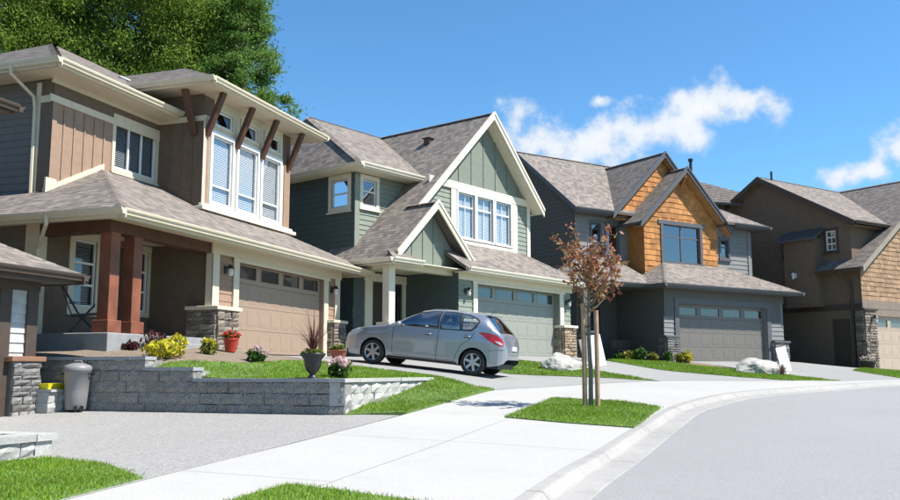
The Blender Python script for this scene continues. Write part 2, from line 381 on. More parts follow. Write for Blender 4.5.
def resample(pts, step):
    P = [np.array(p[:2], float) for p in pts]; P = [2*P[0]-P[1]]+P+[2*P[-1]-P[-2]]; out = []
    for i in range(1, len(P)-2):
        p0, p1, p2, p3_ = P[i-1:i+3]; n = max(2, int(np.linalg.norm(p2-p1)/step))
        for k in range(n):
            t = k/n; out.append(.5*((2*p1)+(-p0+p2)*t+(2*p0-5*p1+4*p2-p3_)*t*t+(-p0+3*p1-3*p2+p3_)*t**3))
    out.append(P[-2]); return np.array(out)
INNER = resample(inner, .4); GUT = resample(gutter, .3)
tg = np.gradient(GUT, axis=0); tg /= np.linalg.norm(tg, axis=1)[:, None]; NRM = np.c_[-tg[:, 1], tg[:, 0]]     # towards the houses
BACK = GUT+NRM*.5
ctl = []
for u in (-26, -15, -6, 2, 7.4, 10.3, 13.7, 18.36): ctl.append(p3(u, -5.6, h_walk(u)))
ctl += [tuple(p) for p in far_in]
for u in (-26, -15, -6, 2, 8, 11, 14, 16.8): ctl.append(p3(u, -1.95, h_walk(u)-.09)); ctl.append(p3(u, -3.8, h_walk(u)-.04))
street_back = []
for p, n in zip(far_gut, (NRM[-60], NRM[-50], NRM[-40], NRM[-30], NRM[-20], NRM[-5])):
    i = np.argmin(((GUT-p[:2])**2).sum(1)); q = p[:2]+NRM[i]*.5; ctl.append((q[0], q[1], p[2]+.11))
ctl_street = list(ctl)
def near_wall(u, v, z): ctl.append(p3(u, v, z+EYE))
# lot 1: terrace behind the retaining wall, bed, driveway (rising to the garage floor)
for a in ((13.8, -6.7, -.17), (16, -6.7, -.15), (18.0, -6.5, -.14), (14, -9, -.10), (14.2, -9.9, .06), (14.2, -11, .26), (14.2, -12.5, .42), (15.6, -9.5, .05), (16, -11.2, .42), (17, -8, -.06), (17.3, -10.2, .3), (17.8, -11.5, .5), (15.2, -10.4, .3), (16.8, -11.8, .55)): near_wall(*a)
for x, y in ((0, 0), (4.6, 0), (-1, -.2), (5.5, -.2), (0, 4), (5, 4)):
    q = np.array([-5.319, 22.2])+x*U1-y*V1; ctl.append((q[0], q[1], EYE+.455))
ctl += [tuple(at(472, 375.8, 21.6)), tuple(at(375, 364.3, 22.5))]
q = at(472, 375.8, 21.6); ctl.append((q[0]+.53, q[1]+1.5, q[2]+.03)); q = at(375, 364.3, 22.5); ctl.append((q[0]+.53, q[1]+1.5, q[2]+.03))
ctl += [tuple(at(*a)) for a in ((510, 374.4, 24.5), (560, 376.4, 24.5), (610, 378.3, 24.4), (655, 380, 24.5))]
# lots 2, 3 and 4
ctl += [tuple(at(*a)) for a in ((577, 366.5, 27.6), (609, 373, 26.2), (607, 361, 33.0), (660, 370, 31.2), (742, 377.5, 28.6), (664, 361.6, 36.6), (694, 365.5, 35.8), (724, 368.5, 34.8), (790, 375.4, 32.4))]
def house_frame(az, px, py, Y):
    a = R(az); o = at(px, py, Y); return a, o
HF = {1: house_frame(19.1, 233, 353, 22.2), 2: house_frame(38.8, 472, 354.5, 30.4), 3: house_frame(57.5, 678.4, 361, 38.6), 4: house_frame(56, 876.5, 371.5, 42.6)}
SC = {2: 30.4/28.6, 3: 38.6/36, 4: 42.6/37.6}
def hw(i, x, y, z=0):
    k = SC.get(i, 1); x, y, z = x*k, y*k, z*k
    a, o = HF[i]; return np.array([o[0]+x*math.sin(a)-y*math.cos(a), o[1]+x*math.cos(a)+y*math.sin(a), o[2]+z])
for i, w in ((2, 5), (3, 5.2), (4, 4.5)):
    for x, y in ((0, -.2), (w/2, -.2), (w, -.2), (w+1.2, -.2), (0, 3), (w/2, 3), (w, 3), (0, 6), (w, 6)): ctl.append(tuple(hw(i, x, y, -.01)))
ctl.append(tuple(hw(2, -3, 1, .05))); ctl.append(tuple(hw(3, -3, 1, .0))); ctl.append(tuple(hw(4, -2.5, 3, .0)))
G_lot = TPS(ctl); G_str = TPS(ctl_street)
_seg0, _seg1 = INNER[:-1], INNER[1:]; _sd = _seg1-_seg0; _sl = (_sd**2).sum(1)
def lot_dist(x, y):                      # signed distance behind the back edge of the sidewalk
    q = np.c_[np.ravel(x), np.ravel(y)].astype(float); out = np.empty(len(q))
    for i in range(0, len(q), 2000):
        d = q[i:i+2000, None, :]-_seg0[None]; t = np.clip((d*_sd[None]).sum(-1)/_sl, 0, 1); e = d-t[..., None]*_sd[None]; r2 = (e**2).sum(-1); k = np.argmin(r2, 1); n = np.arange(len(k))
        cr = _sd[k, 0]*d[n, k, 1]-_sd[k, 1]*d[n, k, 0]; out[i:i+2000] = np.sqrt(r2[n, k])*np.sign(cr)
    return out
def G(x, y):
    w = np.clip(lot_dist(x, y)/.9, 0, 1); w = w*w*(3-2*w); r = np.ravel(G_str(np.ravel(x), np.ravel(y)))*(1-w)+np.ravel(G_lot(np.ravel(x), np.ravel(y)))*w
    return r if np.ndim(x) else float(r[0])
# carriageway
rc = []
for i in range(0, len(GUT), 9):
    p = GUT[i]
    zg = G(*(BACK[i]))-.11
    for d, dz in ((0, 0), (-2.5, .03), (-6, .06), (-11, .05)): q = p+NRM[i]*d; rc.append((q[0], q[1], zg+dz))
far = NRM[0]
GR = TPS(rc, .1)
def g_low(x, y):                         # the neighbour's drive left of the retaining wall
    return h_walk(np.asarray(x)*U1[0]+np.asarray(y)*U1[1])
berm = TPS([p3(13.1, -6.4, EYE-.735), p3(13.6, -5.5, h_walk(13.6)), p3(16, -5.43, h_walk(16)), p3(18.4, -5.36, h_walk(18.36)), p3(17.5, -6.4, EYE-.17), p3(15.4, -6.4, EYE-.44)], 0.0)

def inside(poly, x, y):
    c = np.zeros(len(x), bool); n = len(poly)
    for i in range(n):
        (x1, y1), (x2, y2) = poly[i][:2], poly[(i+1) % n][:2]
        k = ((y1 > y) != (y2 > y)); 
        with np.errstate(divide='ignore', invalid='ignore'): c ^= k & (x < (x2-x1)*(y-y1)/(y2-y1+1e-12)+x1)
    return c
def densify(poly, step):
    out = []
    for i in range(len(poly)):
        a, b = np.array(poly[i][:2], float), np.array(poly[(i+1) % len(poly)][:2], float); n = max(1, int(np.linalg.norm(b-a)/step))
        out += [a+(b-a)*k/n for k in range(n)]
    return out
def sheet(name, poly, hf, mat, off=0., step=.5, kind='structure', skirt=.12, parent=None):
    B = densify(poly, step); P = np.array(B); lo, hi = P.min(0), P.max(0)
    gx, gy = np.meshgrid(np.arange(lo[0]+step/2, hi[0], step), np.arange(lo[1]+step/2, hi[1], step)); gx, gy = gx.ravel(), gy.ravel()
    m = inside(B, gx, gy); pts = np.r_[P, np.c_[gx[m], gy[m]]]; n = len(B)
    vo, _, fo, *_ = delaunay_2d_cdt([Vector(p) for p in pts], [(i, (i+1) % n) for i in range(n)], [], 1, 1e-5)
    X = np.array([v[:] for v in vo]); z = np.asarray(hf(X[:, 0], X[:, 1]))+off
    mb = MB(); mb.v = [(x, y, zz) for (x, y), zz in zip(X, z)]; mb.f = [tuple(f) for f in fo]
    if skirt:
        zb = np.asarray(hf(P[:, 0], P[:, 1]))+off; b0 = len(mb.v)
        mb.v += [(x, y, zz) for (x, y), zz in zip(P, zb)]+[(x, y, zz-skirt) for (x, y), zz in zip(P, zb)]
        for i in range(n): j = (i+1) % n; mb.f.append((b0+i, b0+j, b0+n+j, b0+n+i))
    o = mb.build(name, mat, parent, smooth=False)
    for p in o.data.polygons: p.use_smooth = len(p.vertices) == 3
    if kind: o['kind'] = kind
    return o
def blades(name, poly, hf, label, off=0., dens=1500, hgt=.06, wid=.006, parent=None):
    P = np.array([p[:2] for p in poly], float); lo, hi = P.min(0), P.max(0); n = int(np.prod(hi-lo)*dens)
    q = RNG.uniform(lo, hi, (n, 2)); q = q[inside(poly, q[:, 0], q[:, 1])]; n = len(q); thin = np.sin(q[:, 0]*5.1+2*np.sin(q[:, 1]*3.3))*np.sin(q[:, 1]*4.7+q[:, 0]) > .82; q = q[~(thin & (RNG.uniform(0, 1, n) < .5))]; n = len(q)
    e = RNG.normal(0, .035, (n, 2)); q = q+e
    patch = .75+.5*np.sin(q[:, 0]*2.3+np.sin(q[:, 1]*1.7)*1.3)*np.cos(q[:, 1]*1.9)*.5
    z = np.asarray(hf(q[:, 0], q[:, 1]))+off-.004
    a = RNG.uniform(0, 2*math.pi, n); h = .72*hgt*RNG.uniform(.5, 1.35, n)*patch; t = RNG.normal(0, .45, (n, 2))
    dx, dy = np.cos(a)*wid*RNG.uniform(.6, 1.4, n), np.sin(a)*wid*RNG.uniform(.6, 1.4, n)
    v0 = np.c_[q[:, 0]-dx, q[:, 1]-dy, z]; v1 = np.c_[q[:, 0]+dx, q[:, 1]+dy, z]; v2 = np.c_[q[:, 0]+t[:, 0]*h, q[:, 1]+t[:, 1]*h, z+h]
    o = np_mesh(name, np.stack([v0, v1, v2], 1).reshape(-1, 3), np.arange(3*n).reshape(-1, 3), GRASS)
    o['kind'] = 'stuff'; o['label'] = label; o['category'] = 'grass'
    return o

# the earth under everything, out to the horizon
def build_ground():
    near = np.arange(-26, 46, .75); ext = np.array([48, 52, 58, 68, 85, 120, 200, 400, 900.])
    xs = np.r_[-(ext[::-1]-20), near, ext]; ys = np.r_[-(ext[::-1]-30), np.arange(-17, 62, .75), ext+16]
    gx, gy = np.meshgrid(xs, ys); x, y = gx.ravel(), gy.ravel()
    u, v = uv_of(x, y); cxx, cyy = np.clip(x, -22, 42), np.clip(y, -8, 50)
    z1 = G(cxx, cyy)-.2; z0 = h_walk(np.clip(u, -12, 30))-.16
    low = (u < 14.0) & (v < -5.2)
    d = np.min(np.hypot(x[:, None]-GUT[None, ::4, 0], y[:, None]-GUT[None, ::4, 1]), 1)
    side = np.array([((np.c_[x, y]-GUT[i])@NRM[i]) for i in range(0, len(GUT), 4)]); idx = np.argmin(np.hypot(x[:, None]-GUT[None, ::4, 0], y[:, None]-GUT[None, ::4, 1]), 1)
    sgn = side[idx, np.arange(len(x))]
    zr = GR(np.clip(x, -12, 34), np.clip(y, -14, 34))-.25
    z = np.where(low, z0, z1); z = np.where(sgn < .6, zr, z)
    far_ = np.maximum(np.abs(x-8)-40, 0)+np.maximum(np.abs(y-20)-45, 0); z = np.clip(z, -1.2, 2.2)-np.minimum(far_*.01, .8)
    nx = len(xs); V = np.c_[x, y, z]; f = []
    for j in range(len(ys)-1):
        for i in range(nx-1): f.append((j*nx+i, j*nx+i+1, (j+1)*nx+i+1, (j+1)*nx+i))
    o = np_mesh('ground', V, f, DIRT, smooth=True); o['kind'] = 'structure'
build_ground()

# carriageway and rolled curb
road_poly = [tuple(p) for p in GUT]+[tuple(GUT[-1]-NRM[-1]*11), *[tuple(GUT[i]-NRM[i]*min(11, 11)) for i in (len(GUT)-20,)], tuple(UV(16, 12)), tuple(UV(8, 11)), tuple(UV(-26, 9.5))]
sheet('road', road_poly, GR, ASPHALT, 0, .8, skirt=0)
def curb():
    prof = [(-.03, .0), (-.012, .004), (-.01, .012), (.26, .022), (.29, .028), (.335, .088), (.36, .104), (.385, .109), (.52, .108)]
    mb = MB(); zr = np.array([G(*(b)) for b in BACK])-.11; n = len(prof)
    for i in range(len(GUT)):
        for t, dz in prof: q = GUT[i]+NRM[i]*t; mb.v.append((q[0], q[1], zr[i]+dz))
    for i in range(len(GUT)-1):
        for k in range(n-1): a = i*n+k; mb.f.append((a, a+1, a+n+1, a+n))
    o = mb.build('curb', CURB, smooth=True); o['kind'] = 'structure'
    for p in o.data.polygons: p.use_smooth = False
    j = MB()
    for i in range(4, len(GUT)-2, 9):
        for (t0, z0), (t1, z1) in zip(prof[1:-1], prof[2:]):
            w = tg[i]*.005; a, b = GUT[i]+NRM[i]*t0, GUT[i]+NRM[i]*t1; j.poly([(*(a-w), zr[i]+z0+.003), (*(a+w), zr[i]+z0+.003), (*(b+w), zr[i]+z1+.003), (*(b-w), zr[i]+z1+.003)])
    j.build('joint', plain('curb_joint', (.2, .19, .18), .95, .1), o)
curb()
# sidewalk and driveway aprons: one strip of poured slabs between the curb and the lots
def sidewalk():
    # walk both edges together and cast a slab every 1.5 m with a tooled joint between
    nI = len(INNER); root = None
    cum = np.r_[0, np.cumsum(np.linalg.norm(np.diff(BACK, axis=0), axis=1))]; total = cum[-1]
    pairs = []
    for s_ in np.arange(0, total, .3):
        b = np.array([np.interp(s_, cum, BACK[:, 0]), np.interp(s_, cum, BACK[:, 1])]); i = np.argmin(np.hypot(*(BACK-b).T)); nn = NRM[i]
        best = None
        for k in range(nI-1):
            p, q = INNER[k], INNER[k+1]; M_ = np.array([nn, p-q]).T
            try: t = np.linalg.solve(M_, p-b)
            except Exception: continue
            if -.001 <= t[1] <= 1.001 and 0 < t[0] < 16 and (best is None or t[0] < best): best = t[0]
        if best: pairs.append((b, b+nn*best))
    return pairs
PAIRS = sidewalk()
walk_poly = [tuple(p) for p in INNER]+[tuple(p) for p in BACK[::-1]]
SW = sheet('sidewalk', walk_poly, G, CONC, 0, .45, skirt=0)
def joints():
    mb = MB()
    for k in range(3, len(PAIRS)-2, 10):
        a, b = PAIRS[k]; w = np.linalg.norm(b-a); d = (b-a)/w; n = np.array([-d[1], d[0]])*.004
        L = np.linspace(max(0.02, w-1.75), w-.01, 6)
        if k % 20 == 3: L = np.linspace(.02, w-.01, 12)
        q = [a+d*l for l in L]; z = [G(*p)+.004 for p in q]
        for i in range(len(q)-1):
            mb.poly([(*(q[i]-n), z[i]), (*(q[i]+n), z[i]), (*(q[i+1]+n), z[i+1]), (*(q[i+1]-n), z[i+1])])
    # long joint between sidewalk strip and apron
    prev = None
    for a, b in PAIRS:
        w = np.linalg.norm(b-a); d = (b-a)/w; p = b-d*1.72
        if w < 4.6 and prev is not None:
            n = d*.0035; mb.poly([(*(prev-n), G(*prev)+.0045), (*(prev+n), G(*prev)+.0045), (*(p+n), G(*p)+.0045), (*(p-n), G(*p)+.0045)])
        prev = p
    o = mb.build('joint', plain('tooled_joint', (.40, .385, .36), .95, .1), SW)
joints()

# driveways
def w2(px, py, Y): p = at(px, py, Y); return (p[0], p[1])
i_near = int(np.argmin(np.hypot(*(INNER-UV(13.15, -5.5)).T)))
drive0 = [tuple(UV(-2, -5.72)), *[tuple(p) for p in INNER[::3] if -2 < uv_of(*p)[0] < 13.1 and uv_of(*p)[1] > -6 and uv_of(*p)[1] < -5.3], tuple(UV(13.45, -5.5)), tuple(UV(13.45, -13.2)), tuple(UV(-2, -13.2))]
sheet('driveway', drive0, g_low, AGG, .004, .5, skirt=0)
ins = [tuple(p) for p in INNER]
def inner_between(a, b):
    ia = int(np.argmin(np.hypot(INNER[:, 0]-a[0], INNER[:, 1]-a[1]))); ib = int(np.argmin(np.hypot(INNER[:, 0]-b[0], INNER[:, 1]-b[1]))); 
    return [tuple(p) for p in INNER[ia:ib+1]]
def hxy(i, x, y): p = hw(i, x, y); return (p[0], p[1])
d1 = inner_between(UV(18.36, -5.36), w2(655, 381, 24.4))+[w2(655, 380, 24.5), w2(610, 378.3, 24.4), w2(560, 376.4, 24.5), w2(510, 374.4, 24.5), hxy(1, 5.1, -3.4), hxy(1, 5.1, .3), hxy(1, -.3, .3), hxy(1, -.35, -3)]
sheet('driveway', d1, G, CONC_DR, .004, .5, skirt=0)
d2 = inner_between(w2(660, 381, 24.6), w2(790, 381, 28.4))+[w2(742, 377.5, 28.6), w2(660, 370, 31.2), w2(607, 361, 33.0), hxy(2, 5.4, .3), hxy(2, -.4, .3), hxy(2, -.5, -1.2), w2(577, 366.5, 27.6), w2(609, 373, 26.2)]
sheet('driveway', d2, G, CONC_DR, .004, .5, skirt=0)
d3 = inner_between(w2(840, 381, 30), w2(930, 379, 32.8))+[w2(905, 377, 36), w2(868, 374, 39), hxy(3, 6.4, -1.5), hxy(3, 6.0, .3), hxy(3, -.3, .3), hxy(3, -.3, -2.2), w2(790, 375.4, 32.4)]
sheet('driveway', d3, G, CONC_DR, .004, .5, skirt=0)
d4 = inner_between(w2(935, 379, 33.0), w2(1090, 377, 39.5))+[hxy(4, 5.4, .3), hxy(4, -.4, .3), hxy(4, -.3, -2.5)]
sheet('driveway', d4, G, CONC_DR, .004, .5, skirt=0)

# lawns
island = [tuple(UV(13.75, -3.86)), tuple(UV(17.05, -3.82)), tuple(UV(16.9, -2.6)), tuple(UV(16.1, -1.72)), tuple(UV(14.6, -1.76)), tuple(UV(13.2, -1.8)), tuple(UV(13.4, -2.8))]
strip = [tuple(UV(7.62, -4.22)), tuple(UV(7.35, -2.9)), tuple(UV(7.1, -2.02)), tuple(UV(-8, -2.25)), tuple(UV(-8, -4.5)), tuple(UV(7.1, -4.3))]
corner = [tuple(UV(7.45, -5.72)), tuple(UV(8.1, -6.7)), tuple(UV(8.35, -7.7)), tuple(UV(8.0, -8.0)), tuple(UV(-6, -8.2)), tuple(UV(-6, -5.8)), tuple(UV(2, -5.74))]
triangle = [tuple(UV(13.33, -6.42)), tuple(UV(13.75, -5.51)), tuple(UV(16, -5.45)), tuple(UV(18.4, -5.38)), tuple(UV(17.6, -6.42))]
lawn1 = [tuple(UV(13.62, -6.62)), tuple(UV(18.3, -6.55)), tuple(UV(18.65, -7.4)), tuple(UV(18.7, -9.6)), tuple(UV(17.5, -9.8)), tuple(UV(16.2, -9.85)), tuple(UV(15.0, -10.0)), tuple(UV(14.3, -10.4)), tuple(UV(13.62, -10.4))]
lawn1b = [tuple(UV(17.4, -6.5)), tuple(UV(18.35, -5.42)), tuple(UV(18.65, -6.0)), tuple(UV(18.7, -8)), tuple(UV(18.2, -7))]
lawn2 = [w2(655, 380, 24.52), w2(610, 378.3, 24.44), w2(560, 376.4, 24.54), w2(510, 374.4, 24.54), hxy(1, 5.15, -3.4), hxy(2, -3.0, -3.6), hxy(2, -.9, -2.2), w2(577, 366.5, 27.55), w2(609, 373, 26.15)]
lawn3 = [w2(607, 361, 33.05), w2(660, 370, 31.25), w2(742, 377.5, 28.65), *inner_between(w2(790, 381, 28.4), w2(838, 381, 29.9)), w2(790, 375.4, 32.35), w2(748, 371.5, 33.8), w2(724, 368.5, 34.8), w2(694, 365.5, 35.8), w2(664, 361.6, 36.6), w2(620, 357.5, 36.4)]
lawn4 = [w2(853, 377, 36.4), *inner_between(w2(905, 379.5, 31.9), w2(935, 379, 33.0))[1:], hxy(4, -.35, -2.5), hxy(4, -.5, -.9), w2(868, 373.5, 40.5)]
bed1 = [tuple(UV(13.6, -6.6)), tuple(UV(18.75, -6.5)), tuple(UV(18.8, -12.15)), tuple(UV(18.2, -12.1)), tuple(UV(14.0, -12.5)), tuple(UV(13.6, -13.3))]
sheet('garden_bed', bed1, G, SOIL, .0, .35, skirt=0)
bed3 = [w2(664, 361.6, 36.5), w2(694, 365.5, 35.7), w2(724, 368.5, 34.7), w2(748, 371.5, 33.7), hxy(3, -.2, -1.8), hxy(3, -.2, -.15), hxy(3, -1.2, -.15), hxy(3, -4.5, .5), w2(620, 357.5, 36.5)]
sheet('garden_bed', bed3, G, SOIL, .006, .5, skirt=0)
for nm, poly, hf, dn, hg, wd, lb in (('lawn', corner, g_low, 4200, .055, .0045, 'green lawn beside the pale low block wall and the gravelly drive'),
        ('lawn', strip, G, 4200, .05, .0045, 'grass strip along the curb below the white apron'), ('lawn', island, G, 2800, .06, .006, 'small grass island round the staked young tree'),
        ('lawn', triangle, berm, 2800, .06, .006, 'sloping wedge of grass in front of the sunlit end of the retaining wall'), ('lawn', lawn1, G, 2000, .06, .007, 'grass on the terrace behind the grey retaining wall'),
        ('lawn', lawn1b, G, 2000, .06, .007, 'narrow grass edge between retaining wall end and the driveway with the car'),
        ('lawn', lawn2, G, 1200, .07, .011, 'lawn strip with a white boulder behind the silver car'), ('lawn', lawn3, G, 900, .07, .013, 'long lawn strip in front of the orange shingled house'), ('lawn', lawn4, G, 900, .07, .013, 'narrow lawn by the stone pier of the dark brown house')):
    o = sheet(nm, poly, hf, TURF, .02, .35, skirt=.05)
    blades('grass', poly, hf, lb, .02, dn, hg, wd)

# ------------------------------------------------------------------ house building kit (local frame: x along the front, y into the house, z up)
Z3 = np.array([0, 0, 1.])
def V3(*a): return np.array(a, float)
def obox(mb, o, ux, n, s0, s1, z0, z1, d0, d1):
    o, ux, n = np.array(o, float), np.array(ux, float), np.array(n, float)
    q = [o+ux*s+Z3*z+n*d0 for s, z in ((s0, z0), (s1, z0), (s1, z1), (s0, z1))]; return mb.prism(q, n*(d1-d0))
def wall(mb, o, ux, n, poly, holes=(), lap=None, d=.014, reveal=.1):
    o, ux, n = np.array(o, float), np.array(ux, float), np.array(n, float)
    zs = [p[1] for p in poly]; z0, z1 = min(zs), max(zs); lv = set(round(z, 5) for z in zs)
    for h in holes: lv |= {round(h[2], 5), round(h[3], 5)}
    laps = []
    if lap: laps = [round(z0+i*lap, 5) for i in range(1, int((z1-z0)/lap)+1)]; lv |= set(laps)
    lv = sorted(z for z in lv if z0-1e-6 <= z <= z1+1e-6)
    def ext(z):
        xs = []
        for i in range(len(poly)):
            (a, za), (b, zb) = poly[i], poly[(i+1) % len(poly)]
            if abs(za-zb) < 1e-9:
                if abs(za-z) < 1e-4: xs += [a, b]
                continue
            t = (z-za)/(zb-za)
            if -1e-6 <= t <= 1+1e-6: xs.append(a+(b-a)*t)
        return (min(xs), max(xs)) if xs else None
    def off(z, top):
        if not lap: return 0
        f = ((z-z0)/lap) % 1
        if top and f < 1e-3: f = 1
        if not top and f > 1-1e-3: f = 0
        return d*(1-f)
    P = lambda s, z, dd: o+ux*s+Z3*z+n*dd
    for za, zb in zip(lv[:-1], lv[1:]):
        if zb-za < 1e-4: continue
        A, B = ext(za+1e-5), ext(zb-1e-5)
        if A is None or B is None: continue
        cuts = sorted((h[0], h[1]) for h in holes if h[2] < zb-1e-4 and h[3] > za+1e-4)
        L = [A[0], B[0]]; segs = []
        for c0, c1 in cuts:
            segs.append((L[0], L[1], c0, c0)); L = [c1, c1]
        segs.append((L[0], L[1], A[1], B[1])); oa, ob = off(za, False), off(zb, True)
        for la, lb, ra, rb in segs:
            if ra-la < 1e-4 and rb-lb < 1e-4: continue
            mb.poly([P(la, za, oa), P(ra, za, oa), P(rb, zb, ob), P(lb, zb, ob)])
            if lap and abs(oa-d) < 1e-6 and za > z0+1e-4: mb.poly([P(la, za, 0), P(ra, za, 0), P(ra, za, d), P(la, za, d)])
    for s0, s1, a, b in holes:
        for q in (((s0, a), (s1, a)), ((s1, a), (s1, b)), ((s1, b), (s0, b)), ((s0, b), (s0, a))):
            mb.poly([P(*q[0], d if lap else 0), P(*q[1], d if lap else 0), P(*q[1], -reveal), P(*q[0], -reveal)])
    return mb
def window(parent, o, ux, n, s0, s1, z0, z1, trim=.1, tm=None, fm=None, cols=1, bar=None, grid=None, blinds=False, glass=None, sill=True, head=.0, label=None, proud=.03):
    """cased opening s0..s1, z0..z1 in a wall; casing, sash frame, each pane, sill, blind"""
    tm = tm or CREAM; fm = fm or WHITE; glass = glass or PANE; mb = MB()
    obox(mb, o, ux, n, s0-trim, s0, z0, z1, -.01, proud); obox(mb, o, ux, n, s1, s1+trim, z0, z1, -.01, proud)
    obox(mb, o, ux, n, s0-trim-head, s1+trim+head, z1, z1+trim*1.15, -.01, proud+.006); obox(mb, o, ux, n, s0-trim, s1+trim, z0-trim, z0, -.01, proud+.004)
    w = mb.build('window', tm, parent)
    if label: w['label'] = label
    f = MB(); b = .045; obox(f, o, ux, n, s0, s0+b, z0, z1, -.07, -.015); obox(f, o, ux, n, s1-b, s1, z0, z1, -.07, -.015)
    obox(f, o, ux, n, s0+b, s1-b, z0, z0+b, -.07, -.015); obox(f, o, ux, n, s0+b, s1-b, z1-b, z1, -.07, -.015)
    xs = [s0+b+(s1-s0-2*b)*i/cols for i in range(cols+1)]
    for x in xs[1:-1]: obox(f, o, ux, n, x-.03, x+.03, z0+b, z1-b, -.068, -.02)
    zc = []
    if bar is not None: zc = [z0+(z1-z0)*q for q in (bar if hasattr(bar, '__len__') else [bar])]
    for z in zc: obox(f, o, ux, n, s0+b, s1-b, z-.025, z+.025, -.066, -.022)
    if grid:
        for i in range(cols):
            for k in range(1, grid): x = xs[i]+(xs[i+1]-xs[i])*k/grid; obox(f, o, ux, n, x-.012, x+.012, z0+b, z1-b, -.06, -.03)
    f.build('frame', fm, w)
    zz = [z0+b]+zc+[z1-b]
    for i in range(cols):
        for a, c in zip(zz[:-1], zz[1:]):
            g = MB(); g.poly([np.array(o, float)+np.array(ux, float)*s+Z3*z-np.array(n, float)*.047 for s, z in ((xs[i]+.004, a), (xs[i+1]-.004, a), (xs[i+1]-.004, c), (xs[i]+.004, c))]); g.build('pane', glass, w, fix=False)
    if sill:
        g = MB(); obox(g, o, ux, n, s0-trim-.04, s1+trim+.04, z0-trim-.045, z0-trim-.003, -.005, proud+.05); g.build('sill', tm, w)
    if blinds:
        g = MB(); o_, ux_, n_ = np.array(o, float), np.array(ux, float), np.array(n, float)
        for i in range(cols):
            z = z0+.06
            while z < z1-.05:
                q = [(xs[i]+.02, z, -.09), (xs[i+1]-.02, z, -.09), (xs[i+1]-.02, z+.041, -.105), (xs[i]+.02, z+.041, -.105)]
                g.poly([o_+ux_*s+Z3*zz_+n_*dd for s, zz_, dd in q]); z += .05
        g.build('blind', BLIND, w, fix=False)
    return w
def clip(poly, a, b, c):                 # keep a*x+b*y >= c
    out = []
    for i in range(len(poly)):
        p, q = poly[i], poly[(i+1) % len(poly)]; fp, fq = a*p[0]+b*p[1]-c, a*q[0]+b*q[1]-c
        if fp >= 0: out.append(p)
        if (fp >= 0) != (fq >= 0): t = fp/(fp-fq); out.append((p[0]+(q[0]-p[0])*t, p[1]+(q[1]-p[1])*t))
    return out
def slope(p, through, up):               # plane of pitch p rising along plan direction `up`, passing through a point
    u = np.array(up, float); u /= np.linalg.norm(u); x, y, z = through; a, b = p*u; return (a, b, z-a*x-b*y)
def roof(parent, planes, mat, name='roof', expo=.145, lift=.005, thick=.11, deck=None):
    """planes: list of (convex plan polygon, (a,b,c)) -> stepped shingle courses over a deck"""
    mb = MB(); dk = MB()
    for poly, (a, b, c) in planes:
        p = math.hypot(a, b); u = np.array([a, b])/p; ln = np.array([-u[1], u[0]]); dt = expo/math.sqrt(1+p*p)
        ts = [x*u[0]+y*u[1] for x, y in poly]; t0, t1 = min(ts), max(ts); k = 0
        while t0+k*dt < t1-1e-4:
            ta, tb = t0+k*dt, min(t0+(k+1)*dt, t1); s = clip(clip(poly, u[0], u[1], ta), -u[0], -u[1], -tb)
            if len(s) >= 3:
                pts = []; uv = []
                for x, y in s:
                    t = x*u[0]+y*u[1]; lf = lift*(1-(t-ta)/dt)
                    pts.append((x, y, a*x+b*y+c+lf)); uv.append((x*ln[0]+y*ln[1], (t-t0)*math.sqrt(1+p*p)))
                mb.poly(pts, uv)
                e = [(q, w) for q, w in zip(s, uv) if abs(q[0]*u[0]+q[1]*u[1]-ta) < 1e-5]
                if len(e) >= 2:
                    e.sort(key=lambda q: q[1][0]); (qa, ua), (qb, ub) = e[0], e[-1]; z = lambda q: a*q[0]+b*q[1]+c
                    mb.poly([(*qa, z(qa)-.002), (*qb, z(qb)-.002), (*qb, z(qb)+lift), (*qa, z(qa)+lift)], [(ua[0], ua[1]+.002), (ub[0], ub[1]+.002), (ub[0], ub[1]+.01), (ua[0], ua[1]+.01)])
            k += 1
        dk.prism([(x, y, a*x+b*y+c-thick) for x, y in poly], (0, 0, thick-.006))
    r = mb.build(name, mat, parent, fix=False)
    dk.build('roof_deck', deck or mat, r if r.parent else parent)
    return r
def cap_line(mb, p0, p1, w=.13, seg=.22, drop=.45):
    p0, p1 = np.array(p0, float), np.array(p1, float); L = np.linalg.norm(p1-p0); n = max(1, int(L/seg)); d = (p1-p0)/L; sd_ = np.cross(d, Z3); sd_ /= np.linalg.norm(sd_)
    for i in range(n):
        a, b = p0+d*L*i/n, p0+d*(L*(i+1)/n+.01); 
        for sg in (-1, 1):
            mb.poly([a+Z3*.02, b+Z3*.012, b+sd_*sg*w+Z3*(.012-drop*w), a+sd_*sg*w+Z3*(.02-drop*w)], [(i*.31, 0), (i*.31+.2, 0), (i*.31+.2, .13), (i*.31, .13)])
def caps(parent, lines, mat, w=.13, drop=.5):
    for a, b in lines:
        mb = MB(); cap_line(mb, a, b, w, drop=drop); mb.build('ridge_cap', mat, parent, fix=False)
def gutter_run(mb, p0, p1, out, h=.125, w=.125):
    p0, p1, o = np.array(p0, float), np.array(p1, float), np.array(out, float); o /= np.linalg.norm(o)
    prof = [(0, 0), (0, -h), (w*.62, -h), (w*.7, -h*.62), (w*.92, -h*.42), (w, -.02), (w, 0), (w-.018, 0), (w-.018, -.02), (.015, -.02), (.015, 0)]
    mb.prism([p0+o*a+Z3*b for a, b in prof], p1-p0)
def board(mb, p0, p1, h, n, t, drop=0):  # plank on edge under a sloping or level line
    p0, p1, n = np.array(p0, float), np.array(p1, float), np.array(n, float)
    q = [p0-Z3*drop, p1-Z3*drop, p1-Z3*(drop+h), p0-Z3*(drop+h)]; mb.prism(q, n*t)
UNIT_STONES = []
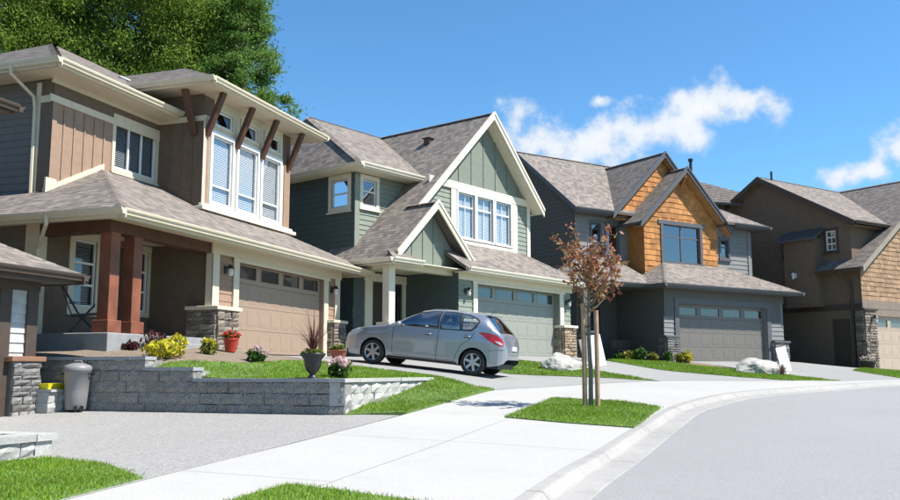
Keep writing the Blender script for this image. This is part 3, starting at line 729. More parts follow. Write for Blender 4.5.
def stone_meshes(n, seed, rough, edge=.55):
    r = random.Random(seed); out = []
    for k in range(n):
        mb = MB(); nx, nz = 3, 2
        for j in range(nz+1):
            for i in range(nx+1):
                e = (i in (0, nx)) or (j in (0, nz)); mb.v.append((i/nx-.5+(r.uniform(-.03, .03)), -.5*(edge if e else 1)+r.uniform(-rough, rough)*(1 if not e else .4), j/nz-.5+r.uniform(-.04, .04)))
        b0 = len(mb.v)
        for j in (0, nz):
            for i in (0, nx): mb.v.append((i/nx-.5, .5, j/nz-.5))
        for j in range(nz):
            for i in range(nx): a = j*(nx+1)+i; mb.f.append((a, a+1, a+nx+2, a+nx+1))
        bot = [i for i in range(nx+1)]; top = [nz*(nx+1)+i for i in range(nx+1)]
        mb.f.append(tuple(bot[::-1])+(b0, b0+1)); mb.f.append(tuple(top)+(b0+3, b0+2))
        mb.f.append((0, b0, b0+2, (nx+1)*2, nx+1)); mb.f.append((nx, 2*nx+1, 3*nx+2, b0+3, b0+1))
        out.append(mb.mesh('stone'))
        bm = bmesh.new(); bm.from_mesh(out[-1]); bmesh.ops.recalc_face_normals(bm, faces=bm.faces); bm.to_mesh(out[-1]); bm.free()
    return out
ST_LEDGE = stone_meshes(6, 3, .12); ST_BLOCK = stone_meshes(8, 5, .09, .86)
def with_mat(meshes, mat):
    out = []
    for m in meshes:
        c = m.copy(); c.materials.append(mat); out.append(c)
    return out
LEDGE = {m.name: with_mat(ST_LEDGE, m) for m in (STONE, STONE_BR, STONE_GR)}
def put_stone(name, meshes, parent, c, ux, n, w, h, d):
    o = bpy.data.objects.new(name, random.choice(meshes)); link(o, parent)
    ux = Vector(ux); yv = -Vector(n); m = Matrix((( ux.x, yv.x, 0, c[0]), (ux.y, yv.y, 0, c[1]), (0, 0, 1, c[2]), (0, 0, 0, 1)))
    o.matrix_local = m @ Matrix.Diagonal((w, d, h, 1)); return o
def stone_face(parent, o, ux, n, s0, s1, z0, z1, mat, rng):
    o, ux, n = np.array(o, float), np.array(ux, float), np.array(n, float); z = z0
    while z < z1-.02:
        h = min(rng.uniform(.07, .15), z1-z)
        if z1-z-h < .05: h = z1-z
        s = s0
        while s < s1-.01:
            w = min(rng.uniform(.16, .42), s1-s)
            if s1-s-w < .1: w = s1-s
            put_stone('stone', LEDGE[mat.name], parent, o+ux*(s+w/2)+Z3*(z+h/2)+n*(.02+rng.uniform(-.015, .02)), ux, n, w-.012, h-.01, .09); s += w
        z += h
def pier(parent, x0, x1, y0, y1, z1, mat, capm, faces='FL', seed=1, z0=-.35):
    rng = random.Random(seed); c = MB().box(x0, x1, y0, y1, z0, z1).build('stone_pier', MORTAR, parent)
    if 'F' in faces: stone_face(c, (0, y0, 0), (1, 0, 0), (0, -1, 0), x0, x1, z0+.2, z1, mat, rng)
    if 'L' in faces: stone_face(c, (x0, 0, 0), (0, -1, 0), (-1, 0, 0), -y1, -y0, z0+.2, z1, mat, rng)
    MB().box(x0-.09, x1+.07, y0-.09, y1+.02, z1, z1+.09).build('pier_cap', capm, parent, bevel=.012)
    return c
def garage_door(parent, x0, x1, h, mat, panes=4, y=0., glass=None, trimm=None):
    """sectional door: four hinged sections with pressed panels, panes in the top one"""
    d = MB().box(x0, x1, y+.05, y+.07, -.03, h).build('garage_door', mat, parent); n = 4; hh = h/n; w = x1-x0
    for i in range(n):
        m = MB(); a, b = i*hh+.004, (i+1)*hh-.004
        if i == n-1:
            pw = w/panes; zz = (a+.11, b-.12)
            m.box(x0+.003, x1-.003, y, y+.04, a, zz[0]); m.box(x0+.003, x1-.003, y, y+.04, zz[1], b); xs = [x0+.003]
            for k in range(panes):
                c0, c1 = x0+pw*k+.11, x0+pw*(k+1)-.11; m.box(xs[-1], c0, y, y+.04, zz[0], zz[1]); xs.append(c1)
                g = MB().poly([(c0, y+.02, zz[0]), (c1, y+.02, zz[0]), (c1, y+.02, zz[1]), (c0, y+.02, zz[1])]).build('pane', glass or PANE_DK, d, fix=False)
                f = MB(); f.box(c0-.02, c0+.012, y-.008, y+.02, zz[0]-.02, zz[1]+.02); f.box(c1-.012, c1+.02, y-.008, y+.02, zz[0]-.02, zz[1]+.02); f.box(c0+.012, c1-.012, y-.008, y+.02, zz[0]-.02, zz[0]+.012); f.box(c0+.012, c1-.012, y-.008, y+.02, zz[1]-.012, zz[1]+.02); f.build('pane_frame', mat, d)
            m.box(xs[-1], x1-.003, y, y+.04, zz[0], zz[1])
        else:
            m.box(x0+.003, x1-.003, y, y+.045, a, b); k = 8; pw = w/k
            for q in range(k):
                c0, c1 = x0+pw*q+.07, x0+pw*(q+1)-.07; r0, r1 = a+.09, b-.09
                m.prism([(c0, y, r0), (c1, y, r0), (c1, y, r1), (c0, y, r1)], (0, -.003, 0)); m.box(c0+.035, c1-.035, y-.006, y-.003, r0+.035, r1-.035)
        m.build('door_section', mat, d, bevel=.004)
    return d
def wall_lamp(loc, rotz, label, group=None, mat=None, size=1.):
    t = thing('wall_lamp', label, 'wall lamp', loc, rotz, group); s = size
    MB().box(-.06*s, .06*s, -.02, .0, -.09*s, .09*s).build('back_plate', mat or BLACK, t)
    MB().tube([(0, -.02, .05*s), (0, -.1*s, .12*s), (0, -.14*s, .1*s)], .012*s, 6).build('arm', mat or BLACK, t)
    MB().lathe([(.0, .12*s), (.04*s, .11*s), (.085*s, .03*s), (.09*s, .02*s), (.06*s, .02*s)], 8, (0, -.14*s, 0)).build('cap', mat or BLACK, t)
    MB().lathe([(.055*s, .02*s), (.062*s, -.08*s), (.045*s, -.15*s), (0, -.15*s)], 8, (0, -.14*s, 0)).build('glass', LAMPGL, t)
    return t
def battens(parent, o, ux, n, xs, zr, mat, w=.045, d=.022):
    for x in xs:
        z0, z1 = zr(x)
        if z1-z0 > .08: m = MB(); obox(m, o, ux, n, x-w/2, x+w/2, z0, z1, .0, d); m.build('batten', mat, parent)
def shakes(parent, o, ux, n, poly, holes, mat, seed, row=.235, wid=.27):
    """overlapping cedar shakes: each a thin wedge with ragged butt, joined as one cladding"""
    rng = random.Random(seed); mb = MB(); o, ux, n = np.array(o, float), np.array(ux, float), np.array(n, float)
    zs = [p[1] for p in poly]; z = min(zs); x0, x1 = min(p[0] for p in poly), max(p[0] for p in poly)
    while z < max(zs):
        s = x0-rng.uniform(0, wid)
        while s < x1:
            w = wid*rng.uniform(.7, 1.35); a, b = s+.004, s+w-.004; zb = z+rng.uniform(-.018, .012); q = [(a, zb), (b, zb), (b, z+row+.03), (a, z+row+.03)]
            pieces = [q]
            for hs0, hs1, hz0, hz1 in holes:
                nx = []
                for p in pieces:
                    nx += [r for r in (clip(p, -1, 0, -hs0), clip(p, 1, 0, hs1), clip(clip(clip(p, 1, 0, hs0), -1, 0, -hs1), 0, -1, -hz0), clip(clip(clip(p, 1, 0, hs0), -1, 0, -hs1), 0, 1, hz1)) if len(r) >= 3]
                pieces = nx
            for p in pieces:
                # clip to the (convex, anticlockwise) wall outline
                for i in range(len(poly)):
                    (ax, az), (bx, bz) = poly[i], poly[(i+1) % len(poly)]; na, nb = -(bz-az), (bx-ax); p = clip(p, na, nb, na*ax+nb*az) if p else p
                if len(p) < 3: continue
                th = rng.uniform(.016, .03); f = lambda s_, z_: o+ux*s_+Z3*z_+n*(.004+th*max(0, 1-(z_-zb)/row))
                lo = min(p, key=lambda v: v[1])[1]; mb.poly([f(*v) for v in p])
                for i in range(len(p)):
                    (ax, az), (bx, bz) = p[i], p[(i+1) % len(p)]
                    if bz <= zb+.02 or abs(ax-bx) < 1e-6: mb.poly([f(ax, az), f(bx, bz), o+ux*bx+Z3*bz, o+ux*ax+Z3*az])
            s += w
        z += row
    c = mb.build('shake_cladding', mat, parent, fix=False); c['kind'] = 'stuff'; return c
def house(i, label):
    a, o = HF[i]; t = thing('house', label, 'house', tuple(o), math.pi/2-a); t.scale = (SC.get(i, 1),)*3; return t
def downspout(parent, pts, mat, r=.04):
    return MB().tube(pts, r, 6).build('downspout', mat, parent)
X3, Y3 = V3(1, 0, 0), V3(0, 1, 0)
FRONT, LEFT = (X3, -Y3), (-Y3, -X3)      # (direction along the wall seen from outside, outward normal)

# ------------------------------------------------------------------ house 1: tan and brown, bay with three tall windows
def build_house1():
    t = house(1, 'tan and brown two storey house with cedar porch posts and tall bay windows')
    f = lambda y: (V3(0, y, 0), *FRONT); l = lambda x: (V3(x, 0, 0), *LEFT)
    # --- ground floor walls
    m = MB(); wall(m, *f(-.1), [(-1.1, -.4), (5.5, -.4), (5.5, 2.62), (-1.1, 2.62)], [(-.06, 4.52, -.4, 2.32)], lap=.18, reveal=.16)
    m.build('wall', BROWN, t)
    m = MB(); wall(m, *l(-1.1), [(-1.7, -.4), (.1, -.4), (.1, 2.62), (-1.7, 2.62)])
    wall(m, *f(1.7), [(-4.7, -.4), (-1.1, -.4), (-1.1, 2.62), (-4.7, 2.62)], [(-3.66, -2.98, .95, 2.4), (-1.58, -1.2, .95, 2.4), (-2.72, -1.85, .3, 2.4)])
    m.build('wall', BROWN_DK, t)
    m = MB(); wall(m, *l(-4.7), [(-10, -.6), (-1.7, -.6), (-1.7, 2.75), (-10, 2.75)], lap=.17)
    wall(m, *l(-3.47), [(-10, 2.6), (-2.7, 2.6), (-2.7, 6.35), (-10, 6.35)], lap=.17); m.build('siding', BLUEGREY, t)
    m = MB(); m.poly([(5.5, -.1, -.4), (5.5, 10, -.4), (5.5, 10, 2.7), (5.5, -.1, 2.7)]); m.poly([(4.85, 1.3, 2.5), (4.85, 10, 2.5), (4.85, 10, 8.2), (4.85, 1.3, 6.95)]); m.poly([(-4.7, 10, -.4), (5.5, 10, -.4), (5.5, 10, 6.6), (-4.7, 10, 6.6)])
    m.build('wall', BROWN, t)
    # --- upper left block
    m = MB(); wall(m, *f(2.7), [(-3.47, 2.6), (.32, 2.6), (.32, 6.35), (-3.47, 6.35)], [(-1.38, .2, 4.55, 5.78)]); up = m.build('panel_wall', BROWN, t)
    battens(up, *f(2.7), [-3.12+i*.335 for i in range(5)], lambda x: (3.2, 5.6), BROWN)
    m = MB(); obox(m, *f(2.7), -3.6, .3, 5.62, 5.78, .0, .045); obox(m, *f(2.7), -3.56, .3, 6.06, 6.2, 0, .05); obox(m, *l(-3.47), -3.1, -2.66, 5.62, 5.78, 0, .045); m.build('frieze_board', CREAM, t)
    m = MB(); obox(m, *f(2.7), -3.5, .3, 5.78, 6.06, .0, .02); obox(m, *l(-3.47), -3.02, -2.68, 3.2, 6.06, .016, .03); m.build('frieze_band', BROWN_DK, t)
    m = MB(); obox(m, *f(2.7), -3.5, -3.36, 3.2, 5.62, 0, .03); m.build('corner_board', BROWN, t)
    m = MB(); obox(m, *l(-3.47), -3.16, -3.03, 3.0, 6.1, .016, .04); m.build('corner_board', CREAM, t)
    window(t, *f(2.7), -1.38, .2, 4.55, 5.78, .11, CREAM, WHITE, cols=3, blinds=True, label='three-light side window beside brown panel', glass=PANE_DK)
    # sloping flashing where the porch roof meets the panel wall
    m = MB(); m.prism([(-3.62, 2.66, 3.47), (-1.75, 2.66, 4.42), (-1.75, 2.66, 4.56), (-3.62, 2.66, 3.61)], (0, .06, 0)); m.prism([(-3.62, 2.64, 3.47), (-3.3, 2.64, 3.63), (-3.3, 2.64, 3.85), (-3.62, 2.64, 3.85)], (0, .05, 0)); m.build('flashing_board', CREAM, t)
    # --- bay
    WX = [(.72, 1.68), (1.98, 2.98), (3.26, 4.26)]
    holes = [(a, b, 3.98, 5.8) for a, b in WX]+[(a+.12, b-.04, 6.1, 6.5) for a, b in WX]
    m = MB(); wall(m, *f(1.3), [(.3, 2.9), (4.85, 2.9), (4.85, 6.95), (.3, 6.95)], holes); bay = m.build('bay_wall', CREAM, t)
    m = MB(); wall(m, *l(.3), [(-10, 2.5), (-1.3, 2.5), (-1.3, 6.95), (-10, 6.95)]); bl = m.build('wall', BROWN_DK, t)  # bay side coloured darker than the front to stand for its shade
    battens(bl, *l(.3), [-1.62, -1.95, -2.3], lambda x: (3.4, 6.2), BROWN_DK)
    m = MB()
    for a, b in ((.3, .56), (4.5, 4.85)): obox(m, *f(1.3), a, b, 3.2, 5.8, 0, .03)
    m.build('corner_board', BROWN, t)
    m = MB(); obox(m, *f(1.3), .26, .38, 3.2, 6.2, .03, .05); obox(m, *f(1.3), .27, .75, 6.08, 6.22, .03, .055); obox(m, *l(.3), -2.7, -1.25, 6.06, 6.2, 0, .05); m.build('corner_board', CREAM, t)
    m = MB(); obox(m, *f(1.3), .3, .74, 6.22, 6.75, 0, .02); obox(m, *f(1.3), 4.42, 4.85, 5.8, 6.75, 0, .02); obox(m, *l(.3), -2.7, -1.3, 6.2, 6.9, 0, .02); m.build('frieze_band', BROWN_DK, t)
    for a, b in WX:
        window(t, *f(1.3), a, b, 3.98, 5.8, .1, WHITE, WHITE, bar=.26, blinds=True, sill=False, proud=.04)
        window(t, *f(1.3), a+.12, b-.04, 6.1, 6.5, .07, CREAM, WHITE, sill=False, glass=PANE_DK)
    m = MB(); obox(m, *f(1.3), .1, 5.0, 3.68, 3.78, 0, .2); obox(m, *f(1.3), .2, 4.95, 3.78, 3.87, 0, .1); obox(m, *l(.3), -2.65, -1.3, 3.7, 3.78, 0, .14); m.build('bay_sill', CREAM2, t, bevel=.01)
    for x in (.4, 1.83, 3.15, 4.69):
        b = MB(); b.beam((x, 1.27, 5.68), (x, .78, 6.8), .12, .17, (1, 0, 0)); b.build('bracket', BRACKET, t, bevel=.01)
    b = MB(); b.beam((.27, 1.55, 5.7), (-.22, 1.55, 6.8), .12, .17, (0, 1, 0)); b.build('bracket', BRACKET, t, bevel=.01)
    # --- garage front trim, piers, door
    m = MB(); ff = f(-.1)
    obox(m, *ff, -.3, -.06, -.3, 2.32, .015, .06); obox(m, *ff, 4.52, 4.78, -.3, 2.32, .015, .06); obox(m, *ff, -1.2, -.93, 1.09, 2.34, .015, .06); obox(m, *ff, 5.24, 5.56, 1.0, 2.34, .015, .06)
    m.build('door_casing', CREAM, t, bevel=.008)
    m = MB(); obox(m, *ff, -1.25, 5.62, 2.32, 2.62, .017, .075); obox(m, *ff, -.36, 4.84, 2.22, 2.32, .062, .09); m.build('header', CREAM, t, bevel=.008)
    garage_door(t, -.06, 4.52, 2.32, TANDOOR, 4, 0)
    pier(t, -1.22, -.32, -.3, .5, .98, STONE, CREAM, 'FL', 1); pier(t, 4.8, 5.6, -.3, .3, .98, STONE, CREAM, 'FL', 2)
    m = MB().box(-1.2, -.93, -.155, .04, 1.07, 2.5).build('corner_post', CREAM, t)
    # --- entry
    window(t, *f(1.7), -3.66, -2.98, .95, 2.4, .16, CREAM, WHITE, bar=[.33, .66], grid=None, blinds=True, glass=PANE_DK)
    window(t, *f(1.7), -1.58, -1.2, .95, 2.4, .12, CREAM, WHITE, bar=[.33, .66], glass=PANE_DK, sill=False)
    d = MB().box(-2.72, -1.85, 1.76, 1.8, .3, 2.4).build('front_door', UMBER_TR, t); MB().box(-1.98, -1.92, 1.7, 1.76, 1.2, 1.32).build('handle', BLACK, d)
    m = MB(); obox(m, *f(1.7), -4.72, -4.5, -.3, 2.6, 0, .04); obox(m, *l(-4.7), -2.0, -1.66, -.3, 2.6, .016, .04); m.build('corner_board', CREAM, t)
    sl = MB(); sl.box(-4.9, -1.12, -.32, 1.7, -.7, .3); s_ = sl.build('porch_slab', PORCHCON, t, bevel=.02)
    MB().box(-3.3, -1.6, -.75, -.33, -.5, .13).build('step', PORCHCON, t, bevel=.02)
    # cedar posts with plinths, beams
    for x in (-4.52, -3.82):
        p = MB(); p.box(x-.14, x+.14, -.1, .18, .5, 2.38); pp = p.build('porch_post', CEDAR, t, bevel=.012)
        q = MB(); q.box(x-.2, x+.2, -.16, .24, .3, .56); q.build('plinth', CEDAR, pp, bevel=.012)
    m = MB(); m.box(-4.72, -1.12, -.11, .19, 2.32, 2.56); m.box(-4.72, -4.42, .19, 1.7, 2.32, 2.56); m.build('porch_beam', BRACKET, t, bevel=.01)
    m = MB(); m.box(-5.2, 6.25, -.72, -.03, 2.56, 2.585); m.box(-5.2, -1.0, -.03, 1.75, 2.562, 2.58); m.box(-5.22, -4.68, 1.7, 10, 2.56, 2.585); m.box(5.5, 6.25, -.03, 10, 2.56, 2.585); m.build('soffit', CREAM, t)
    # --- roofs
    E = 2.66; p = .5
    fr, lf, rt = slope(p, (0, -.8, E), (0, 1)), slope(p, (-5.29, 0, E), (1, 0)), slope(p, (6.3, 0, E), (-1, 0))
    roof(t, [([(-5.29, -.8), (.3, -.8), (.3, 2.7), (-1.79, 2.7)], fr), ([(.3, -.8), (6.3, -.8), (4.2, 1.3), (.3, 1.3)], fr),
             ([(-5.29, -.8), (-1.79, 2.7), (-3.47, 2.7), (-5.29, 2.7)], lf), ([(-5.29, 2.7), (-3.47, 2.7), (-3.47, 10), (-5.29, 10)], lf),
             ([(6.3, -.8), (6.3, 1.3), (4.2, 1.3)], rt), ([(6.3, 1.3), (6.3, 10), (4.85, 10), (4.85, 1.3)], rt)], ROOF)
    caps(t, [((-5.29, -.8, E), (-1.79, 2.7, E+1.75)), ((6.3, -.8, E), (4.2, 1.3, E+1.05))], ROOF)
    E2 = 6.36; p2 = .55; fr2, lf2 = slope(p2, (0, 2.0, E2), (0, 1)), slope(p2, (-4.16, 0, E2), (1, 0)); bk2 = slope(p2, (0, 10.5, E2), (0, -1))
    roof(t, [([(-4.16, 2), (5.6, 2), (5.6, 6.25), (.09, 6.25)], fr2), ([(-4.16, 2), (.09, 6.25), (-4.16, 10.5)], lf2), ([(-4.16, 10.5), (.09, 6.25), (5.6, 6.25), (5.6, 10.5)], bk2)], ROOF)
    caps(t, [((-4.16, 2, E2), (.09, 6.25, E2+p2*4.25)), ((.09, 6.25, E2+p2*4.25), (5.6, 6.25, E2+p2*4.25))], ROOF)
    E3 = 6.98; p3_ = .5; r = 3.12; fr3, lf3, rt3 = slope(p3_, (0, .6, E3), (0, 1)), slope(p3_, (-.42, 0, E3), (1, 0)), slope(p3_, (5.82, 0, E3), (-1, 0))
    roof(t, [([(-.42, .6), (5.82, .6), (2.7, 3.72)], fr3), ([(-.42, .6), (2.7, 3.72), (2.7, 6.6), (-.42, 6.6)], lf3), ([(5.82, .6), (5.82, 6.6), (2.7, 6.6), (2.7, 3.72)], rt3)], ROOF)
    caps(t, [((-.42, .6, E3), (2.7, 3.72, E3+p3_*r)), ((5.82, .6, E3), (2.7, 3.72, E3+p3_*r))], ROOF)
    # eaves: fascia, gutters, soffits
    def eave(pts, z, h=.17):
        for (a, b, n) in pts:
            g = MB(); gutter_run(g, (*a, z+.005), (*b, z+.005), n); g.build('gutter', CREAM, t)
            k = MB(); board(k, (*a, z-.01), (*b, z-.01), h, V3(*n)*-1, .03); k.build('fascia', CREAM, t)
    eave([((-5.29, -.8), (6.3, -.8), (0, -1, 0)), ((-5.29, -.92), (-5.29, 10), (-1, 0, 0)), ((6.3, -.92), (6.3, 6), (1, 0, 0))], E-.01)
    eave([((-4.16, 2.0), (.28, 2.0), (0, -1, 0)), ((-4.16, 1.88), (-4.16, 10.5), (-1, 0, 0))], E2-.01)
    eave([((-.42, .6), (5.82, .6), (0, -1, 0)), ((-.42, .48), (-.42, 3.0), (-1, 0, 0)), ((5.82, .48), (5.82, 6), (1, 0, 0))], E3-.01)
    m = MB(); m.box(-4.1, .3, 2.05, 2.72, 6.17, 6.2); m.box(-4.1, -3.45, 2.72, 10.4, 6.17, 6.2); m.box(-.38, 5.78, .64, 1.32, 6.79, 6.82); m.box(-.38, .32, 1.32, 4, 6.79, 6.82); m.box(4.83, 5.78, 1.32, 6, 6.79, 6.82); m.build('soffit', CREAM, t)
    m = MB(); m.box(-3.9, 5.4, 2.1, 10.3, 6.2, 6.24); m.build('ceiling', DARKROOM, t)
    downspout(t, [(-4.26, 3.2, 6.28), (-4.25, 3.2, 6.1), (-3.6, 3.15, 5.75), (-3.55, 3.15, 5.5), (-3.55, 3.12, 3.5), (-3.62, 3.0, 3.38)], CREAM)
    downspout(t, [(-5.38, .9, 2.6), (-5.36, .9, 2.42), (-4.85, 1.55, 2.05), (-4.8, 1.6, 1.8), (-4.8, 1.6, -.2)], CREAM)
    for (x, y, z) in ((-1.6, 7.55, E2+p2*2.56), (.95, 4.6, E3+p3_*1.37)):
        v = MB(); v.box(x-.2, x+.2, y-.2, y+.2, z-.12, z+.06); v.box(x-.24, x+.24, y-.24, y+.24, z+.06, z+.1); v.build('roof_vent', WHITE, t, bevel=.01)
    return t
H1 = build_house1()
a1, o1 = HF[1]; RZ1 = math.pi/2-a1
wall_lamp(tuple(hw(1, -.62, -.125, 1.98)), RZ1, 'black lantern on tan siding left of the tan garage door')
wall_lamp(tuple(hw(1, 5.05, -.125, 1.98)), RZ1, 'black lantern on tan siding right of the tan garage door')

# ------------------------------------------------------------------ house 2: sage green with steep gable
def build_house2():
    t = house(2, 'sage green house with steep cream-edged gable and small porch gable')
    f = lambda y: (V3(0, y, 0), *FRONT); l = lambda x: (V3(x, 0, 0), *LEFT)
    m = MB(); wall(m, *f(-.2), [(-.95, -.4), (5.65, -.4), (5.65, 2.62), (-.95, 2.62)], [(-.02, 4.88, -.4, 2.3)], lap=.17, reveal=.24, d=.02); m.build('siding', SAGE_LT, t)
    m = MB(); wall(m, *l(-.95), [(-2.0, -.4), (.2, -.4), (.2, 2.62), (-2.0, 2.62)]); wall(m, *f(2.0), [(-3.3, -.4), (-.95, -.4), (-.95, 2.7), (-3.3, 2.7)], [(-2.52, -1.1, -.1, 2.2)]); m.build('wall', SAGE_SHADE, t)
    m = MB(); wall(m, *f(2.0), [(-3.3, 2.7), (.5, 2.7), (.5, 5.75), (-3.3, 5.75)], [(-2.97, -2.36, 4.62, 5.42)], lap=.16, d=.02); m.build('siding', SAGE_LT, t)
    m = MB(); wall(m, *l(-3.3), [(-10, -.6), (-2, -.6), (-2, 5.75), (-10, 5.75)], [(-3.02, -2.3, 4.55, 5.42)], lap=.17); m.build('siding', SAGE_SHADE, t)  # shade of the left side is in this darker sage
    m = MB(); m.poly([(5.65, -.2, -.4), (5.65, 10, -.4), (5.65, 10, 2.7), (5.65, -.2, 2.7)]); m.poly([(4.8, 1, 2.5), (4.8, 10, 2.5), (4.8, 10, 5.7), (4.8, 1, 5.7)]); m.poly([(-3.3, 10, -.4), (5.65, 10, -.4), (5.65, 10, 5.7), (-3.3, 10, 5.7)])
    m.build('wall', SAGE_SHADE, t)
    # upper front: lap sides, window group, gable panel
    WX = [(.52, 1.44), (1.58, 2.5), (2.66, 3.58)]
    m = MB(); wall(m, *f(1.0), [(-1.95, 2.6), (4.8, 2.6), (4.8, 5.58), (-.9, 5.58), (-1.95, 4.5)], [(a, b, 3.92, 5.44) for a, b in WX], lap=.16, d=.02); m.build('siding', SAGE_LT, t)
    m = MB(); wall(m, *f(1.0), [(-.95, 5.58), (4.85, 5.58), (1.98, 8.36)]); gp = m.build('gable_panel', SAGE, t)
    battens(gp, *f(1.0), [-.1, .6, 1.3, 2.0, 2.7, 3.4, 4.1], lambda x: (5.75, 8.3-.97*abs(x-1.98)), SAGE)
    m = MB(); obox(m, *f(1.0), -1.0, 4.86, 5.5, 5.76, .02, .07); m.build('belly_band', CREAM2, t, bevel=.01)
    m = MB(); obox(m, *f(1.0), .14, .42, 3.5, 5.5, .02, .055); obox(m, *f(1.0), 3.68, 3.98, 3.5, 5.5, .02, .055); obox(m, *f(1.0), .42, 3.68, 3.5, 3.82, .02, .055); obox(m, *f(1.0), 4.62, 4.82, 3.3, 5.5, .02, .05); m.build('casing', CREAM2, t)
    for a, b in WX: window(t, *f(1.0), a, b, 3.92, 5.44, .06, WHITE, WHITE, bar=.7, grid=2, blinds=True, sill=False, proud=.06)
    window(t, *f(2.0), -2.97, -2.36, 4.62, 5.42, .13, CREAM2, WHITE, bar=.55); window(t, *l(-3.3), -3.02, -2.3, 4.55, 5.42, .14, CREAM2, WHITE, bar=.5)
    m = MB(); obox(m, *f(2.0), -3.34, -3.14, 2.4, 5.5, .02, .05); m.build('corner_board', SAGE_LT, t)
    # garage
    ff = f(-.2); m = MB(); obox(m, *ff, -.24, -.02, -.3, 2.3, .02, .06); obox(m, *ff, 4.88, 5.12, -.3, 2.3, .02, .06); m.build('door_casing', CREAM2, t, bevel=.008)
    m = MB(); obox(m, *ff, -.98, 5.7, 2.3, 2.6, .022, .07); obox(m, *ff, -.3, 5.2, 2.22, 2.3, .062, .085); m.build('header', CREAM2, t, bevel=.008)
    garage_door(t, -.02, 4.88, 2.3, SAGEDOOR, 4, 0)
    pier(t, 4.92, 5.72, -.36, .2, 1.02, STONE_BR, CREAM2, 'FL', 4); pier(t, -.98, -.25, -.36, .2, .98, STONE_BR, CREAM2, 'FL', 5)
    # entry
    m = MB(); obox(m, *f(2.0), -2.85, -2.52, -.1, 2.25, 0, .06); obox(m, *f(2.0), -1.1, -.97, -.1, 2.25, 0, .06); obox(m, *f(2.0), -2.9, -.96, 2.25, 2.5, 0, .08); m.build('door_casing', CREAM2, t)
    d = MB().box(-2.5, -1.75, 2.05, 2.1, 0, 2.2).build('front_door', UMBER_TR, t); MB().box(-1.86, -1.8, 1.98, 2.05, .95, 1.07).build('handle', BLACK, d)
    MB().box(-1.72, -1.12, 2.06, 2.08, 0, 2.2).build('sidelight', PANE_DK, t)
    MB().box(-3.9, -.96, -.1, 2.0, -.6, .02).build('porch_slab', PORCHCON, t, bevel=.02)
    p = MB().box(-3.88, -3.62, .0, .26, .8, 2.5).build('porch_column', CREAM2, t, bevel=.01); MB().box(-3.96, -3.54, -.08, .34, 0, .8).build('column_base', CREAM2, p); MB().box(-4.0, -3.5, -.12, .38, .76, .86).build('column_cap', CREAM2, p)
    m = MB(); m.box(-3.86, -.95, .02, .24, 2.42, 2.66); m.box(-3.86, -3.64, .24, 2.0, 2.42, 2.66); m.build('porch_beam', CREAM2, t)
    # roofs: main gable with long left slope, wing with hip, small porch gable, skirt over the garage
    k = .97; ML = slope(k, (2.0, 0, 8.42), (1, 0)); MR = slope(k, (2.0, 0, 8.42), (-1, 0))
    planes = [([(-.76, .55), (2, .55), (2, 6), (-.76, 1.4)], ML), ([(-1.96, .55), (-.76, .55), (-.76, 2.02), (-1.96, 2.02)], ML), ([(-3.85, -.2), (-1.96, -.2), (-1.96, 2.02), (-3.85, 2.02)], ML), ([(-3.85, 2.02), (-3.3, 2.02), (-3.3, 3.0), (-3.85, 3.0)], ML),
              ([(2, .55), (5.08, .55), (5.08, 9), (2, 9)], MR)]
    zP = 8.44; FR = slope((zP-5.78)/4.6, (0, 1.4, 5.78), (0, 1)); LF = slope((zP-5.78)/2.01, (-3.66, 0, 5.78), (1, 0)); BK = slope((zP-5.78)/4.6, (0, 10.6, 5.78), (0, -1))
    planes += [([(-3.66, 1.4), (-.76, 1.4), (2, 6), (-1.65, 6)], FR), ([(-3.66, 1.4), (-1.65, 6), (-3.66, 10.6)], LF), ([(-1.65, 6), (2, 6), (2, 10.6), (-3.66, 10.6)], BK)]
    SG = slope(.95, (-1.96, 0, 4.6), (-1, 0)); planes += [([(-1.96, -.2), (-.2, -.2), (-.2, 1.0), (-1.96, 1.0)], SG)]
    GE = 2.66; GS, GRt = slope(.64, (0, -.7, GE), (0, 1)), slope(.64, (5.95, 0, GE), (-1, 0)); planes += [([(-1.2, -.7), (5.95, -.7), (4.25, 1.0), (-1.2, 1.0)], GS), ([(5.95, -.7), (5.95, 1.0), (4.25, 1.0)], GRt), ([(5.95, 1.0), (5.95, 9), (4.8, 9), (4.8, 1.0)], GRt)]
    planes += [([(-4.25, -.45), (-2.9, -.45), (-3.5, .1), (-3.85, .1)], slope(.5, (0, -.45, 2.68), (0, 1)))]
    roof(t, planes, ROOF)
    caps(t, [((2, .55, 8.42), (2, 6, 8.42)), ((-1.65, 6, zP), (2, 6, zP)), ((-3.66, 1.4, 5.78), (-1.65, 6, zP)), ((-1.96, -.2, 4.6), (-1.96, 1, 4.6)), ((5.95, -.7, GE), (4.25, 1.0, GE+1.09))], ROOF)
    zl = lambda x: 8.42-k*abs(2-x)
    for (xa, xb, y) in ((2.0, 5.12, .55), (2.0, -2.0, .55)):
        m = MB(); board(m, (xa, y, zl(xa)+.0), (xb, y, zl(xb)+.0), .26, V3(0, -1, 0), .05, drop=-.02); board(m, (xa, y, zl(xa)+.03), (xb, y, zl(xb)+.03), .1, V3(0, -1, 0), .08, drop=-.02); m.build('rake_board', CREAM2, t)
    z2 = lambda x: 4.6-.95*abs(x+1.96)
    for xb in (-3.8, -.15):
        m = MB(); board(m, (-1.96, -.2, 4.6), (xb, -.2, z2(xb)), .24, V3(0, -1, 0), .05, drop=-.02); board(m, (-1.96, -.2, 4.63), (xb, -.2, z2(xb)+.03), .09, V3(0, -1, 0), .08, drop=-.02); m.build('rake_board', CREAM2, t)
    m = MB(); wall(m, *f(.18), [(-3.75, 2.62), (-.2, 2.62), (-1.96, 4.5)]); g2 = m.build('gable_panel', SAGE, t)
